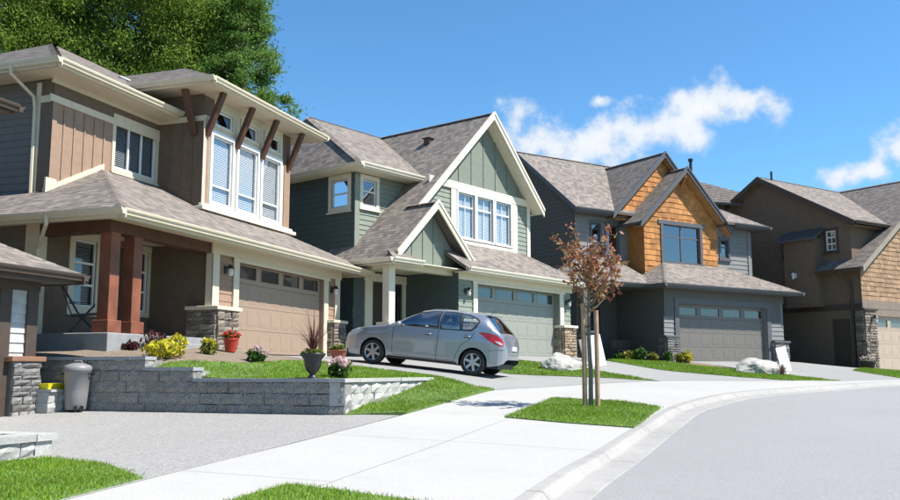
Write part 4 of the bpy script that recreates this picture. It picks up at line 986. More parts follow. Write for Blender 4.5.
    battens(g2, *f(.18), [-3.2, -2.7, -2.2, -1.7, -1.2, -.7], lambda x: (2.66, 4.4-.97*abs(x+1.96)), SAGE)
    m = MB(); m.box(2.0, 5.05, .58, 1.02, 0, .01); m.v = [(x, y, zl(x)-.19+(.02 if z > .005 else 0)) for x, y, z in m.v]; m.build('soffit', CREAM2, t)
    m = MB(); m.box(-1.55, 2.0, .58, 1.02, 0, .01); m.v = [(x, y, zl(x)-.19+(.02 if z > .005 else 0)) for x, y, z in m.v]; m.build('soffit', CREAM2, t)
    def eave(a, b, z, n):
        g = MB(); gutter_run(g, (*a, z), (*b, z), n); g.build('gutter', CREAM2, t); q = MB(); board(q, (*a, z-.015), (*b, z-.015), .16, V3(*n)*-1, .03); q.build('fascia', CREAM2, t)
    eave((-1.1, -.7), (5.95, -.7), GE-.01, (0, -1, 0)); eave((5.95, -.82), (5.95, 6), GE-.01, (1, 0, 0))
    eave((-3.66, 1.4), (-.8, 1.4), 5.77, (0, -1, 0)); eave((-3.66, 1.28), (-3.66, 10.5), 5.77, (-1, 0, 0))
    eave((-4.25, -.5), (-4.25, 3.0), 2.66, (-1, 0, 0)); eave((-4.25, -.45), (-2.95, -.45), 2.66, (0, -1, 0)); eave((5.08, .6), (5.08, 9), zl(5.08)-.02, (1, 0, 0))
    m = MB(); m.box(-4.25, -3.3, -.45, 3.0, 2.5, 2.53); m.box(-3.3, -.9, -.42, 2.0, 2.565, 2.59); m.box(-1.1, 5.9, -.66, -.15, 2.5, 2.53); m.box(-3.62, -.5, 1.44, 2.03, 5.6, 5.63); m.box(-3.62, -3.27, 2.03, 10.4, 5.6, 5.63); m.box(5.6, 5.92, -.2, 9, 2.5, 2.53); m.box(4.78, 5.06, 1, 9, zl(5.08)-.2, zl(5.08)-.17); m.build('soffit', CREAM2, t)
    MB().poly([(-4.25, -.45, 2.66), (-3.85, .1, 2.76), (-3.85, 3, 2.76), (-4.25, 3, 2.66)], [(0, 0), (.5, .4), (3, .4), (3, 0)]).build('roof', ROOF, t, fix=False)
    v = MB(); v.box(.95, 1.2, 2.6, 2.85, zl(1.1)-.1, zl(1.1)+.1); v.box(.9, 1.25, 2.55, 2.9, zl(1.1)+.1, zl(1.1)+.13); v.build('roof_vent', UMBER_TR, t)
    return t
H2 = build_house2()
a2, o2 = HF[2]; RZ2 = math.pi/2-a2
wall_lamp(tuple(hw(2, -.6, -.222, 1.95)), RZ2, 'black lantern left of the pale sage garage door')
wall_lamp(tuple(hw(2, 5.36, -.222, 1.95)), RZ2, 'black lantern right of the pale sage garage door')

# ------------------------------------------------------------------ house 3: charcoal with orange cedar shake gables
def build_house3():
    t = house(3, 'charcoal house with two orange cedar shake gables and grey garage door')
    f = lambda y: (V3(0, y, 0), *FRONT); l = lambda x: (V3(x, 0, 0), *LEFT)
    m = MB(); wall(m, *f(-.15), [(-.9, -.4), (6.35, -.4), (6.35, 2.95), (-.9, 2.95)], [(-.08, 5.25, -.4, 2.28)], lap=.19, d=.022, reveal=.2); m.build('siding', CHAR_LT, t)
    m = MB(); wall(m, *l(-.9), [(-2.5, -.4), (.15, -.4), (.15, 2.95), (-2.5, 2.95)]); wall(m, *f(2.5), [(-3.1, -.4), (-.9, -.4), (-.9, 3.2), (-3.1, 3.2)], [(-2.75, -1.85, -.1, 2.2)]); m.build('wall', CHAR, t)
    m = MB(); wall(m, *f(2.5), [(-3.1, 3.2), (-.18, 3.2), (-.18, 6.1), (-3.1, 6.1)], [(-1.4, -.75, 4.35, 5.7), (-2.2, -1.75, 4.6, 5.7)], lap=.19, d=.022); m.build('siding', CHAR_LT, t)
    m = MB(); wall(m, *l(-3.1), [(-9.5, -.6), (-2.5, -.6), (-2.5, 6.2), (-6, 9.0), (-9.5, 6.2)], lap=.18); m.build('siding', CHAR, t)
    m = MB(); wall(m, *f(1.5), [(4.26, 3.4), (6.45, 3.4), (6.45, 6.0), (4.26, 6.0)], [(4.44, 4.94, 4.6, 5.4)], lap=.19, d=.022); m.build('siding', CHAR_LT, t)
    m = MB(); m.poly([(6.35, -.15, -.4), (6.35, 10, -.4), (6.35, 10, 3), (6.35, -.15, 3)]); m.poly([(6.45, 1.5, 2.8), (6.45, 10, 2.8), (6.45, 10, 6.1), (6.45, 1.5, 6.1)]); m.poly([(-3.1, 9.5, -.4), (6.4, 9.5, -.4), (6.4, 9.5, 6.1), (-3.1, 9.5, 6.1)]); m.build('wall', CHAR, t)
    m = MB(); obox(m, *f(1.5), 6.25, 6.48, 3.4, 5.9, .022, .05); m.build('corner_board', CHAR_LT, t)
    m = MB(); wall(m, *l(-.2), [(-2.5, 3.2), (-1.5, 3.2), (-1.5, 6.0), (-2.5, 6.0)]); m.build('wall', SHAKE, t)
    # shake gables
    k1 = .925; outl = [(-.2, 3.5), (4.26, 3.5), (4.26, 6.05), (2.06, 8.1), (-.2, 6.0)]; hole = (.9, 3.12, 4.2, 5.8)
    m = MB(); wall(m, *f(1.5), outl, [hole]); gw = m.build('gable_wall', SHAKE, t); shakes(gw, *f(1.5), outl, [hole], SHAKE, 21)
    out2 = [(-1.2, 5.9), (4.5, 5.9), (1.62, 8.85)]; m = MB(); wall(m, *f(2.2), out2); gw2 = m.build('gable_wall', SHAKE, t); shakes(gw2, *f(2.2), out2, [], SHAKE, 22)
    window(t, *f(1.5), .9, 3.12, 4.2, 5.8, .15, CHAR_TR, CHAR_TR, cols=2, bar=.68, head=.14, proud=.06, blinds=False, label='dark framed two-light window in orange gable')
    window(t, *f(2.5), -1.4, -.75, 4.35, 5.7, .1, CHAR_TR, CHAR_TR, bar=.7, proud=.05); window(t, *f(2.5), -2.2, -1.75, 4.6, 5.7, .1, CHAR_TR, CHAR_TR, proud=.05); window(t, *f(1.5), 4.44, 4.94, 4.6, 5.4, .1, CHAR_TR, CHAR_TR, bar=.6, proud=.05)
    # garage
    ff = f(-.15); m = MB(); obox(m, *ff, -.32, -.08, -.3, 2.5, .022, .06); obox(m, *ff, 5.25, 5.5, -.3, 2.5, .022, .06); obox(m, *ff, -.08, 5.25, 2.28, 2.5, .022, .06); m.build('door_casing', CHAR_TR, t)
    m = MB(); obox(m, *ff, -.9, 6.38, 2.5, 2.9, .023, .055); m.build('header', CHAR, t); m = MB(); obox(m, *ff, -.9, -.34, 1.75, 2.5, .023, .04); obox(m, *ff, 5.52, 6.18, 1.7, 2.5, .023, .04); m.build('panel', CHAR, t)
    garage_door(t, -.08, 5.25, 2.28, GREYDOOR, 4, 0)
    pier(t, -.95, -.34, -.32, .1, .9, STONE_GR, CHAR_TR, 'FL', 7); pier(t, 5.52, 6.42, -.32, .1, .8, STONE_GR, CHAR_TR, 'FL', 8)
    pier(t, -4.75, -4.3, .15, .6, 1.0, STONE_GR, CHAR_TR, 'FL', 9); MB().box(-4.68, -4.38, .22, .52, 1.08, 2.85).build('porch_column', CHAR, t)
    MB().box(-5.0, -.9, .1, 2.5, -.6, .02).build('porch_slab', PORCHCON, t)
    d = MB().box(-2.72, -2.1, 2.56, 2.6, 0, 2.18).build('front_door', plain('navy_door', (.02, .03, .06), .4, .1), t); MB().box(-2.2, -2.15, 2.5, 2.56, .95, 1.05).build('handle', LAMPGL, d)
    MB().box(-2.05, -1.87, 2.57, 2.59, .1, 2.1).build('sidelight', PANE, t)
    m = MB(); obox(m, *f(2.5), -2.85, -2.75, -.1, 2.3, 0, .05); obox(m, *f(2.5), -1.85, -1.75, -.1, 2.3, 0, .05); m.build('door_casing', CHAR_TR, t)
    # roofs
    E = 3.0; p = .52; fr, lf, rt = slope(p, (0, -.75, E), (0, 1)), slope(p, (-1.4, 0, E), (1, 0)), slope(p, (6.9, 0, E), (-1, 0)); pf = slope(p, (0, .3, 3.05), (0, 1))
    planes = [([(-1.4, -.75), (6.9, -.75), (4.65, 1.5), (.85, 1.5)], fr), ([(-1.4, -.75), (.85, 1.5), (-.2, 1.5), (-1.4, 1.5)], lf), ([(-1.4, 1.5), (-.2, 1.5), (-.2, 2.5), (-1.4, 2.5)], lf), ([(6.9, -.75), (6.9, 1.5), (4.65, 1.5)], rt), ([(6.9, 1.5), (6.9, 9), (6.45, 9), (6.45, 1.5)], rt), ([(-5.2, .3), (-.7, .3), (-.7, 2.5), (-3.0, 2.5)], pf), ([(-5.2, .3), (-3.0, 2.5), (-5.2, 2.5)], slope(p, (-5.2, 0, 3.05), (1, 0)))]
    MP = .77; mf, mbk = slope(MP, (0, 1.95, 6.2), (0, 1)), slope(MP, (0, 10.05, 6.2), (0, -1)); zr = 6.2+MP*4.05
    planes += [([(-3.45, 1.95), (3.8, 1.95), (3.8, 6), (-3.45, 6)], mf), ([(-3.45, 6), (4.6, 6), (4.6, 10.05), (-3.45, 10.05)], mbk)]
    wf, wr = slope(.6, (0, .9, 6.12), (0, 1)), slope(.6, (7.05, 0, 6.12), (-1, 0)); planes += [([(4.3, .9), (7.05, .9), (4.3, 3.65)], wf), ([(7.05, .9), (7.05, 9), (4.3, 9), (4.3, 3.65)], wr)]
    roof(t, planes, ROOF)
    gl, gr = slope(k1, (2.06, 0, 8.32), (1, 0)), slope(k1, (2.06, 0, 8.32), (-1, 0)); g2l, g2r = slope(.96, (1.62, 0, 9.1), (1, 0)), slope(.96, (1.62, 0, 9.1), (-1, 0))
    roof(t, [([(-.75, 1.1), (2.06, 1.1), (2.06, 3.9), (-.75, 2.5)], gl), ([(2.06, 1.1), (4.78, 1.1), (4.78, 2.6), (2.06, 3.9)], gr), ([(-1.5, 1.93), (1.62, 1.93), (1.62, 5.8), (-1.5, 1.98)], g2l), ([(1.62, 1.93), (4.7, 1.93), (4.7, 1.98), (1.62, 5.8)], g2r)], ROOF_DK)
    caps(t, [((-3.45, 6, zr), (4.6, 6, zr)), ((2.06, 1.1, 8.32), (2.06, 3.5, 8.32)), ((1.62, 1.93, 9.1), (1.62, 5.8, 9.1)), ((-1.4, -.75, E), (.85, 1.5, E+1.17)), ((6.9, -.75, E), (4.65, 1.5, E+1.17)), ((7.05, .9, 6.12), (4.3, 3.65, 7.77))], ROOF_DK)
    for cx_, zt, k, y, ends in ((2.06, 8.32, k1, 1.1, (-.78, 4.82)), (1.62, 9.1, .96, 1.93, (-1.52, 4.72))):
        for xb in ends:
            m = MB(); board(m, (cx_, y, zt), (xb, y, zt-k*abs(xb-cx_)), .24, V3(0, -1, 0), .05, drop=-.02); board(m, (cx_, y, zt+.03), (xb, y, zt+.03-k*abs(xb-cx_)), .09, V3(0, -1, 0), .09, drop=-.02); m.build('rake_board', CHAR_TR, t)
            m = MB(); xa, xc = min(cx_, xb), max(cx_, xb); m.box(xa, xc, y+.02, y+.42, 0, .01); m.v = [(x, yy, zt-k*abs(x-cx_)-.2+(.02 if z > .005 else 0)) for x, yy, z in m.v]; m.build('soffit', plain('cedar_soffit', (.42, .24, .1), .6), t)
    b = MB(); b.beam((2.06, 1.48, 7.5), (2.06, 1.16, 8.0), .1, .1, (1, 0, 0)); b.box(2.0, 2.12, 1.12, 1.48, 7.88, 8.0); b.build('bracket', SHAKE, t)
    m = MB(); board(m, (-3.45, 1.95, 6.2), (-3.45, 6, zr), .22, V3(-1, 0, 0), .04); board(m, (-3.45, 10.05, 6.2), (-3.45, 6, zr), .22, V3(-1, 0, 0), .04); m.build('rake_board', CHAR_TR, t)
    def eave(a, b, z, n):
        g = MB(); gutter_run(g, (*a, z), (*b, z), n); g.build('gutter', CHAR_TR, t); q = MB(); board(q, (*a, z-.015), (*b, z-.015), .16, V3(*n)*-1, .03); q.build('fascia', CHAR_TR, t)
    eave((-1.4, -.75), (6.9, -.75), E-.01, (0, -1, 0)); eave((-1.4, -.87), (-1.4, .3), E-.01, (-1, 0, 0)); eave((6.9, -.87), (6.9, 9), E-.01, (1, 0, 0)); eave((-5.2, .3), (-1.4, .3), 3.04, (0, -1, 0)); eave((-5.2, .2), (-5.2, 2.5), 3.04, (-1, 0, 0))
    eave((-3.45, 1.95), (-1.5, 1.95), 6.19, (0, -1, 0)); eave((4.8, .9), (7.05, .9), 6.11, (0, -1, 0)); eave((7.05, .78), (7.05, 9), 6.11, (1, 0, 0))
    m = MB(); m.box(-1.35, 6.85, -.7, -.12, 2.84, 2.87); m.box(-5.15, -.9, .35, 2.5, 2.88, 2.91); m.box(-1.35, -.9, -.12, .4, 2.84, 2.87); m.box(6.33, 6.85, -.12, 9, 2.84, 2.87); m.box(-3.4, -.7, 2.0, 2.52, 6.0, 6.03); m.box(4.27, 7.0, .95, 1.52, 5.94, 5.97); m.box(6.43, 7.0, 1.52, 9, 5.94, 5.97); m.build('soffit', CHAR, t)
    return t
H3 = build_house3()

# ------------------------------------------------------------------ house 4: dark brown, tall gable end to the side
def build_house4():
    t = house(4, 'dark brown stucco house with tall blank gable end and tan shake garage gable')
    f = lambda y: (V3(0, y, 0), *FRONT); l = lambda x: (V3(x, 0, 0), *LEFT)
    holes = [(-3.6, -3.15, 5.15, 5.95), (-1.5, -1.02, 5.15, 6.0)]
    m = MB(); wall(m, *l(-.7), [(-9.5, 2.7), (-.35, 2.7), (-.35, 6.25), (-4.57, 8.7), (-9.5, 6.0)], holes); m.build('gable_wall', UMBER, t)
    m = MB(); wall(m, *l(-.72), [(-9.5, -.5), (-3.1, -.5), (-3.1, 2.6), (-9.5, 2.6)], lap=.18); m.build('siding', UMBER, t)
    m = MB(); wall(m, *l(-.7), [(-3.3, -.5), (0, -.5), (0, 2.7), (-3.3, 2.7)], [(-1.42, -.6, 0, 2.2)]); wall(m, *l(-.7), [(-.35, 2.7), (.0, 2.7), (.0, 4.5), (-.35, 4.5)]); wall(m, *f(.35), [(-.7, 2.7), (6, 2.7), (6, 6.3), (-.7, 6.3)]); m.build('wall', UMBER, t)
    m = MB(); obox(m, *l(-.7), -9.5, .02, 2.58, 2.8, .0, .05); m.build('belly_band', UMBER_TR, t)
    outl = [(-.75, 2.95), (5.5, 2.95), (5.5, 8.5), (4.9, 8.5), (-.75, 4.42)]; m = MB(); wall(m, *f(0), outl); gw = m.build('gable_wall', SHAKE2, t); shakes(gw, *f(0), outl, [], SHAKE2, 31, .2, .26)
    m = MB(); wall(m, *f(0), [(-.75, -.4), (5.5, -.4), (5.5, 2.95), (-.75, 2.95)], [(.02, 4.9, -.4, 2.3)], reveal=.1); m.build('wall', UMBER, t)
    m = MB(); obox(m, *f(0), -.78, 5.5, 2.6, 2.95, 0, .05); obox(m, *f(0), -.02, 5.0, 2.3, 2.6, 0, .04); m.build('belly_band', plain('taupe_band', (.26, .2, .15), .6), t)
    garage_door(t, .02, 4.9, 2.3, UMBERDOOR, 4, .05)
    pier(t, -.85, 0.0, -.12, .25, 2.5, STONE, UMBER_TR, 'FL', 12)
    # boxed-out bay on the gable end with its little shed roof
    m = MB(); m.box(-1.25, -.7, 1.72, 3.25, 2.75, 5.75); m.build('box_bay', UMBER, t); m = MB(); m.prism([(-1.45, 1.55, 5.62), (-.68, 1.55, 6.1), (-.68, 1.55, 6.2), (-1.45, 1.55, 5.72)], (0, 1.9, 0)); m.build('shed_roof', ROOF_DK, t)
    window(t, *l(-.7), -3.6, -3.15, 5.15, 5.95, .1, UMBER_TR, WHITE, cols=1, bar=.5, grid=2, glass=PANE); window(t, *l(-.7), -1.5, -1.02, 5.15, 6.0, .1, UMBER_TR, WHITE, cols=1, bar=[.33, .66], grid=2, glass=PANE)
    d = MB(); d.box(-.68, -.64, .6, 1.42, 0, 2.2); d.build('side_door', UMBER_TR, t)
    # roofs
    p = .57; e = (-1.1, -.1, 6.25); mf, mbk = slope(p, (0, -.1, 6.25), (0, 1)), slope(p, (0, 9.24, 6.25), (0, -1)); zr = 6.25+p*4.67
    gl = slope(.71, (-1.3, 0, 4.25), (1, 0)); xr = -1.3+(zr-4.25)/.71; gr = slope(.71, (xr, 0, zr), (-1, 0)); xv = -1.3+(6.25-4.25)/.71
    planes = [([(-1.1, -.1), (xv, -.1), (xr, 4.57), (-1.1, 4.57)], mf), ([(-1.1, 4.57), (12, 4.57), (12, 9.24), (-1.1, 9.24)], mbk), ([(-1.3, -.45), (xr, -.45), (xr, 4.57), (xv, -.1), (-.7, -.1), (-.7, 1.7), (-1.3, 1.7)][:0] or [(-1.3, -.45), (-.7, -.45), (-.7, 1.7), (-1.3, 1.7)], gl), ([(-.7, -.45), (xr, -.45), (xr, 4.57), (xv, .34), (-.7, .34)], gl), ([(xr, -.45), (12, -.45), (12, 4.57), (xr, 4.57)], gr)]
    roof(t, planes[:2], ROOF); roof(t, planes[2:], ROOF_DK)
    caps(t, [((-1.1, 4.57, zr), (12, 4.57, zr)), ((xr, -.45, zr), (xr, 4.5, zr))], ROOF_DK)
    m = MB(); board(m, (-1.1, -.1, 6.25), (-1.1, 4.57, zr), .24, V3(-1, 0, 0), .04); board(m, (-1.1, 9.24, 6.25), (-1.1, 4.57, zr), .24, V3(-1, 0, 0), .04); m.build('rake_board', UMBER_TR, t)
    m = MB(); board(m, (-1.3, -.45, 4.25), (xr, -.45, zr), .24, V3(0, -1, 0), .05, drop=-.02); m.build('rake_board', plain('taupe_rake', (.34, .28, .22), .6), t)
    m = MB(); m.prism([(-1.06, -.05, 6.05), (-1.06, 4.57, zr-.22), (-1.06, 9.2, 6.05), (-1.06, 9.2, 6.03), (-1.06, 4.57, zr-.24), (-1.06, -.05, 6.03)], (.38, 0, 0)); m.box(-1.05, 1.0, -.05, .35, 6.05, 6.08); m.build('soffit', UMBER, t)
    g = MB(); gutter_run(g, (-1.1, -.1, 6.24), (xv, -.1, 6.24), (0, -1, 0)); g.build('gutter', UMBER_TR, t); g = MB(); gutter_run(g, (-1.3, -.45, 4.24), (-1.3, 1.7, 4.24), (-1, 0, 0)); g.build('gutter', UMBER_TR, t)
    downspout(t, [(-1.36, .55, 4.15), (-1.36, .55, 4.0), (-.8, .45, 3.7), (-.76, .42, 3.4), (-.78, .42, .05)], UMBER_TR, .05)
    m = MB().tube([(-.2, 4.45, zr-.1), (-.2, 4.45, zr+.35)], .05, 8).build('vent_pipe', BLACK, t)
    return t
H4 = build_house4()
a4, o4 = HF[4]; RZ4 = math.pi/2-a4
wall_lamp(tuple(hw(4, -1.25, 2.72, 4.15)), RZ4-math.pi/2, 'pale lamp high on the dark boxed-out bay', mat=WHITE, size=1.2)
wall_lamp(tuple(hw(4, -.4, -.2, 2.15)), RZ4, 'black lantern on the tall stone pier', size=1.3)

# ------------------------------------------------------------------ house 0: corner of the neighbour at the picture's edge, rear house roof
def build_house0():
    q = UV(12.85, -12.35); z0 = float(g_low(q[0], q[1])); t = thing('house', 'dark neighbouring garage with stone pier beside the grey bin', 'house', (q[0], q[1], z0), RZ1)
    f = lambda y: (V3(0, y, 0), *FRONT)
    m = MB(); wall(m, *f(0), [(-7, -.3), (0, -.3), (0, 2.4), (-7, 2.4)], [(-5.9, -.85, -.3, 2.15)], lap=.17, d=.02, reveal=.2); m.build('siding', plain('ivory_lap', (.5, .5, .48), .6), t)
    m = MB(); m.poly([(0, 0, -.3), (0, 8, -.3), (0, 8, 2.5), (0, 0, 2.5)]); m.poly([(-7, 8, -.3), (0, 8, -.3), (0, 8, 2.5), (-7, 8, 2.5)]); m.build('wall', CHAR, t)
    garage_door(t, -5.9, -.85, 2.15, WHITE, 4, .15)
    m = MB(); obox(m, *f(0), -.85, -.6, -.3, 2.15, .02, .07); obox(m, *f(0), -7, .05, 2.15, 2.4, .021, .06); m.build('door_casing', UMBER_TR, t); m = MB(); obox(m, *f(0), -.22, .03, .9, 2.15, .022, .05); m.build('corner_board', UMBER_TR, t)
    pier(t, -.6, .02, -.16, .3, .9, STONE_GR, plain('terracotta_cap', (.27, .14, .085), .8), 'F', 15, z0=-.3)
    E = 2.5; r = slope(.5, (0, -.57, E), (0, 1)), slope(.5, (.45, 0, E), (-1, 0))
    roof(t, [([(-9, -.57), (.45, -.57), (-3.5, 3.4), (-9, 3.4)], r[0]), ([(.45, -.57), (.45, 7.4), (-3.5, 3.4)], r[1])], ROOF)
    caps(t, [((.45, -.57, E), (-3.5, 3.4, E+1.98))], ROOF)
    for a, b, n in (((-9, -.57), (.45, -.57), (0, -1, 0)), ((.45, -.69), (.45, 7.4), (1, 0, 0))):
        g = MB(); gutter_run(g, (*a, E-.01), (*b, E-.01), n); g.build('gutter', UMBER_TR, t); k = MB(); board(k, (*a, E-.02), (*b, E-.02), .18, V3(*n)*-1, .03); k.build('fascia', UMBER_TR, t)
    m = MB(); m.box(-9, .42, -.55, .02, 2.32, 2.35); m.box(-.02, .42, .02, 7.3, 2.32, 2.35); m.build('soffit', CHAR, t)
    # upper storey set back, only its eave corner reaches the picture
    m = MB(); m.box(-9, -1.35, .6, 9, 2.4, 5.25); m.build('upper_wall', CHAR, t); E2 = 5.42
    roof(t, [([(-9, 0), (-.75, 0), (-5, 4.25), (-9, 4.25)], slope(.3, (0, 0, E2), (0, 1))), ([(-.75, 0), (-.75, 8.5), (-5, 4.25)], slope(.3, (-.75, 0, E2), (-1, 0)))], ROOF_DK)
    for a, b, n in (((-9, 0), (-.75, 0), (0, -1, 0)), ((-.75, -.1), (-.75, 8.5), (1, 0, 0))): g = MB(); gutter_run(g, (*a, E2-.01), (*b, E2-.01), n); g.build('gutter', UMBER_TR, t)
    MB().box(-9, -.8, .05, 9, 5.26, 5.29).build('soffit', CHAR, t)
build_house0()
def build_rear_house():
    p = at(700, 200, 50); t = thing('house', 'grey shingled hip roof of a house behind the orange gables', 'house', (p[0]+.6, p[1], 2.7), R(18))
    MB().box(-6, 3.2, -2, 7, -3, 7.9).build('wall', CHAR, t); E = 7.85; ev = [(-6.6, -2.6), (3.8, -2.6), (3.8, 7.6), (-6.6, 7.6)]; r = 5.1; pz = .52
    roof(t, [([ev[0], ev[1], (3.8-r, -2.6+r), (-6.6+r, -2.6+r)], slope(pz, (0, -2.6, E), (0, 1))), ([ev[1], ev[2], (3.8-r, 7.6-r)], slope(pz, (3.8, 0, E), (-1, 0))), ([ev[0], (-6.6+r, -2.6+r), ev[3]], slope(pz, (-6.6, 0, E), (1, 0))), ([ev[3], (-6.6+r, 7.6-r), (3.8-r, 7.6-r), ev[2]], slope(pz, (0, 7.6, E), (0, -1)))], ROOF_DK, expo=.3, lift=.05)
    caps(t, [((3.8, -2.6, E), (3.8-r, -2.6+r, E+pz*r)), ((-6.6, -2.6, E), (-6.6+r, -2.6+r, E+pz*r))], ROOF_DK)
    m = MB(); m.tube([(-.3, 1.4, E+1.9), (-.3, 1.4, E+3.2)], .09, 8); m.tube([(-.3, 1.4, E+3.2), (-.3, 1.4, E+3.35)], .15, 8); m.build('vent_pipe', BLACK, t)
    for a, b, n in ((ev[0], ev[1], (0, -1, 0)), (ev[1], ev[2], (1, 0, 0))): g = MB(); gutter_run(g, (*a, E), (*b, E), n); g.build('gutter', CHAR_TR, t)
build_rear_house()

# ------------------------------------------------------------------ retaining walls of split-face block
BLK = with_mat(ST_BLOCK, BLOCK); BLK_L = with_mat(ST_BLOCK, BLOCK_LT)
def cap_mesh(mat):
    me = MB().box(-.5, .5, -.5, .5, -.5, .5).mesh('cap'); me.materials.append(mat); return [me]
CAPS, CAPS_L = cap_mesh(CAPST), cap_mesh(BLOCK_LT)
def course(parent, p, d, n, length, z, h, meshes, rng, w=.42, name='block', depth=.28, face=.0):
    s = -rng.uniform(0, .2) if name == 'block' else 0
    while s < length-.02:
        a, b = max(s, 0), min(s+w, length)
        if b-a > .04:
            c = np.array(p)+np.array(d)*((a+b)/2)-np.array(n)*(depth/2-rng.uniform(-.006, .012)-face)
            put_stone(name, meshes, parent, (c[0], c[1], z+h/2), (d[0], d[1], 0), (n[0], n[1], 0), b-a-.006, h-.005, depth)
        s += w
def build_wall():
    rng = random.Random(4); q = UV(13.33, -6.42); t = thing('retaining_wall', 'dark grey split-face block retaining wall stepping up beside the drive', 'retaining wall', (0, 0, 0))
    t.location = (q[0], q[1], EYE-.74); o = np.array([q[0], q[1]])
    loc = lambda u, v: UV(u, v)-o
    dl = -V1*-1; base = 0.
    # long side facing the neighbour's drive: runs from the corner back towards the house; seen from there it goes right towards the street
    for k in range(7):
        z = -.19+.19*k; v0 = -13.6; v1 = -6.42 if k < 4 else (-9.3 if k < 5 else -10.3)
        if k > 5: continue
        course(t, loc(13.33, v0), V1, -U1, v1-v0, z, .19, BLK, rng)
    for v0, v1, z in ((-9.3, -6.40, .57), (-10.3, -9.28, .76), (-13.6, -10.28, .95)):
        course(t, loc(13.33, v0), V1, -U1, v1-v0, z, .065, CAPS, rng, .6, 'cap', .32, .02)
    # end facing the street, its sunlight put into a paler block colour
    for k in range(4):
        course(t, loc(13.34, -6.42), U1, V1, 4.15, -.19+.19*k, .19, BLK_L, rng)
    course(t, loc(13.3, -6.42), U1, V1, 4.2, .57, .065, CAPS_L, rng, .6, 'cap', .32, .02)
    for v, k in ((-9.3, 4), (-10.3, 5)):
        course(t, loc(13.34, v), U1, V1, .5, -.19+.19*k, .19, BLK, rng)
build_wall()
def low_wall(label, u0, u1, v, ret, h, n_c, z, cap=.07):
    rng = random.Random(9); q = UV(u1, v); t = thing('low_block_wall', label, 'block wall', (q[0], q[1], z)); o = q
    loc = lambda u, vv: UV(u, vv)-o; hh = h/n_c
    for k in range(-1, n_c):
        course(t, loc(u0, v), U1, V1, u1-u0, k*hh, hh, BLK_L, rng, .4); course(t, loc(u1, v), -V1, U1, ret, k*hh, hh, BLK_L, rng, .4)
    course(t, loc(u0, v), U1, V1, u1-u0+.03, h, cap, CAPS_L, rng, .5, 'cap', .34, .03); course(t, loc(u1, v), -V1, U1, ret, h, cap, CAPS_L, rng, .5, 'cap', .34, .03)
low_wall('low pale block wall end rising from the corner lawn', 4.0, 8.8, -8.05, 5.0, .17, 1, float(g_low(*UV(8.4, -8))), .085)
low_wall('short sunlit pale block wall between stone pier and bin', 12.78, 13.3, -11.85, .5, .36, 2, float(g_low(*UV(13, -12))), .05)

# ------------------------------------------------------------------ plants
def clump(t, part, c, rx, rz, n, size, mat, rng, shell=.55, droop=0, flat=.4):
    d = rng.normal(size=(n, 3)); d /= np.linalg.norm(d, axis=1)[:, None]; r = rng.uniform(shell, 1, n)[:, None]
    lump = 1+.22*np.sin(d[:, :1]*5+rng.uniform(0, 6))*np.cos(d[:, 1:2]*4+rng.uniform(0, 6))
    p = d*r*lump*np.array([rx, rx, rz])+np.array(c); p = p[p[:, 2] > .01]
    v, f = leaves(p, size, rng, droop, 1.7, flat); return np_mesh(part, v, f, mat, t)
YEL = leaf_mat('golden_leaf', [(.35, .36, .02), (.6, .52, .03), (.75, .62, .06), (.3, .4, .04)], .5, .3)
GRNLEAF = leaf_mat('green_leaf', [(.03, .08, .012), (.06, .14, .02), (.1, .2, .04)], .5, .3)
OLIVE = leaf_mat('olive_leaf', [(.09, .12, .02), (.16, .2, .03), (.3, .3, .05), (.42, .36, .07)], .5, .3)
PINK = leaf_mat('pink_petal', [(.75, .48, .48), (.85, .62, .6), (.85, .75, .7)], .5, .35)
REDP = leaf_mat('red_petal', [(.5, .02, .02), (.7, .06, .04), (.35, .1, .04)], .5, .3)
BURG = leaf_mat('burgundy_leaf', [(.04, .012, .016), (.08, .02, .025), (.12, .04, .035)], .5, .2)
TERRA = plain('red_glazed_pot', (.48, .05, .03), .3, .1, gbump=.02)
def shrub(label, px, py, Y, rx, rz, mat, n=420, size=.05, name='shrub', cat='shrub', seed=1, group=None, hf=None):
    p = at(px, py, Y); z = G(p[0], p[1]) if hf is None else hf; rng = np.random.default_rng(seed)
    t = thing(name, label, cat, (p[0], p[1], z), 0, group); m = MB()
    for k in range(7):
        a = k*2.4; m.tube([(0, 0, -.03), (math.cos(a)*rx*.3, math.sin(a)*rx*.3, rz*.6), (math.cos(a)*rx*.6, math.sin(a)*rx*.6, rz*1.3)], [.012, .009, .004], 5)
    m.build('stem', BARK, t); clump(t, 'foliage', (0, 0, rz*.95), rx, rz, n, size, mat, rng); return t
shrub('spreading golden shrub by the top step of the retaining wall', 163, 357, 17.2, .38, .17, YEL, 520, .055, seed=1)
shrub('round golden shrub near the porch step and the brown wall', 177, 347, 18.6, .22, .17, YEL, 360, .05, seed=2)
s_ = shrub('small yellow topped green shrub left of the red pot', 208.5, 355, 18.6, .2, .13, OLIVE, 330, .045, seed=3); clump(s_, 'golden_tips', (0, 0, .26), .17, .07, 160, .045, YEL, np.random.default_rng(5))
shrub('dark burgundy shrub in front of the porch', 152, 341, 18.6, .3, .2, BURG, 260, .05, seed=4)
shrub('low burgundy plant between porch posts and golden shrub', 131, 341, 18.0, .17, .08, BURG, 140, .07, seed=6)
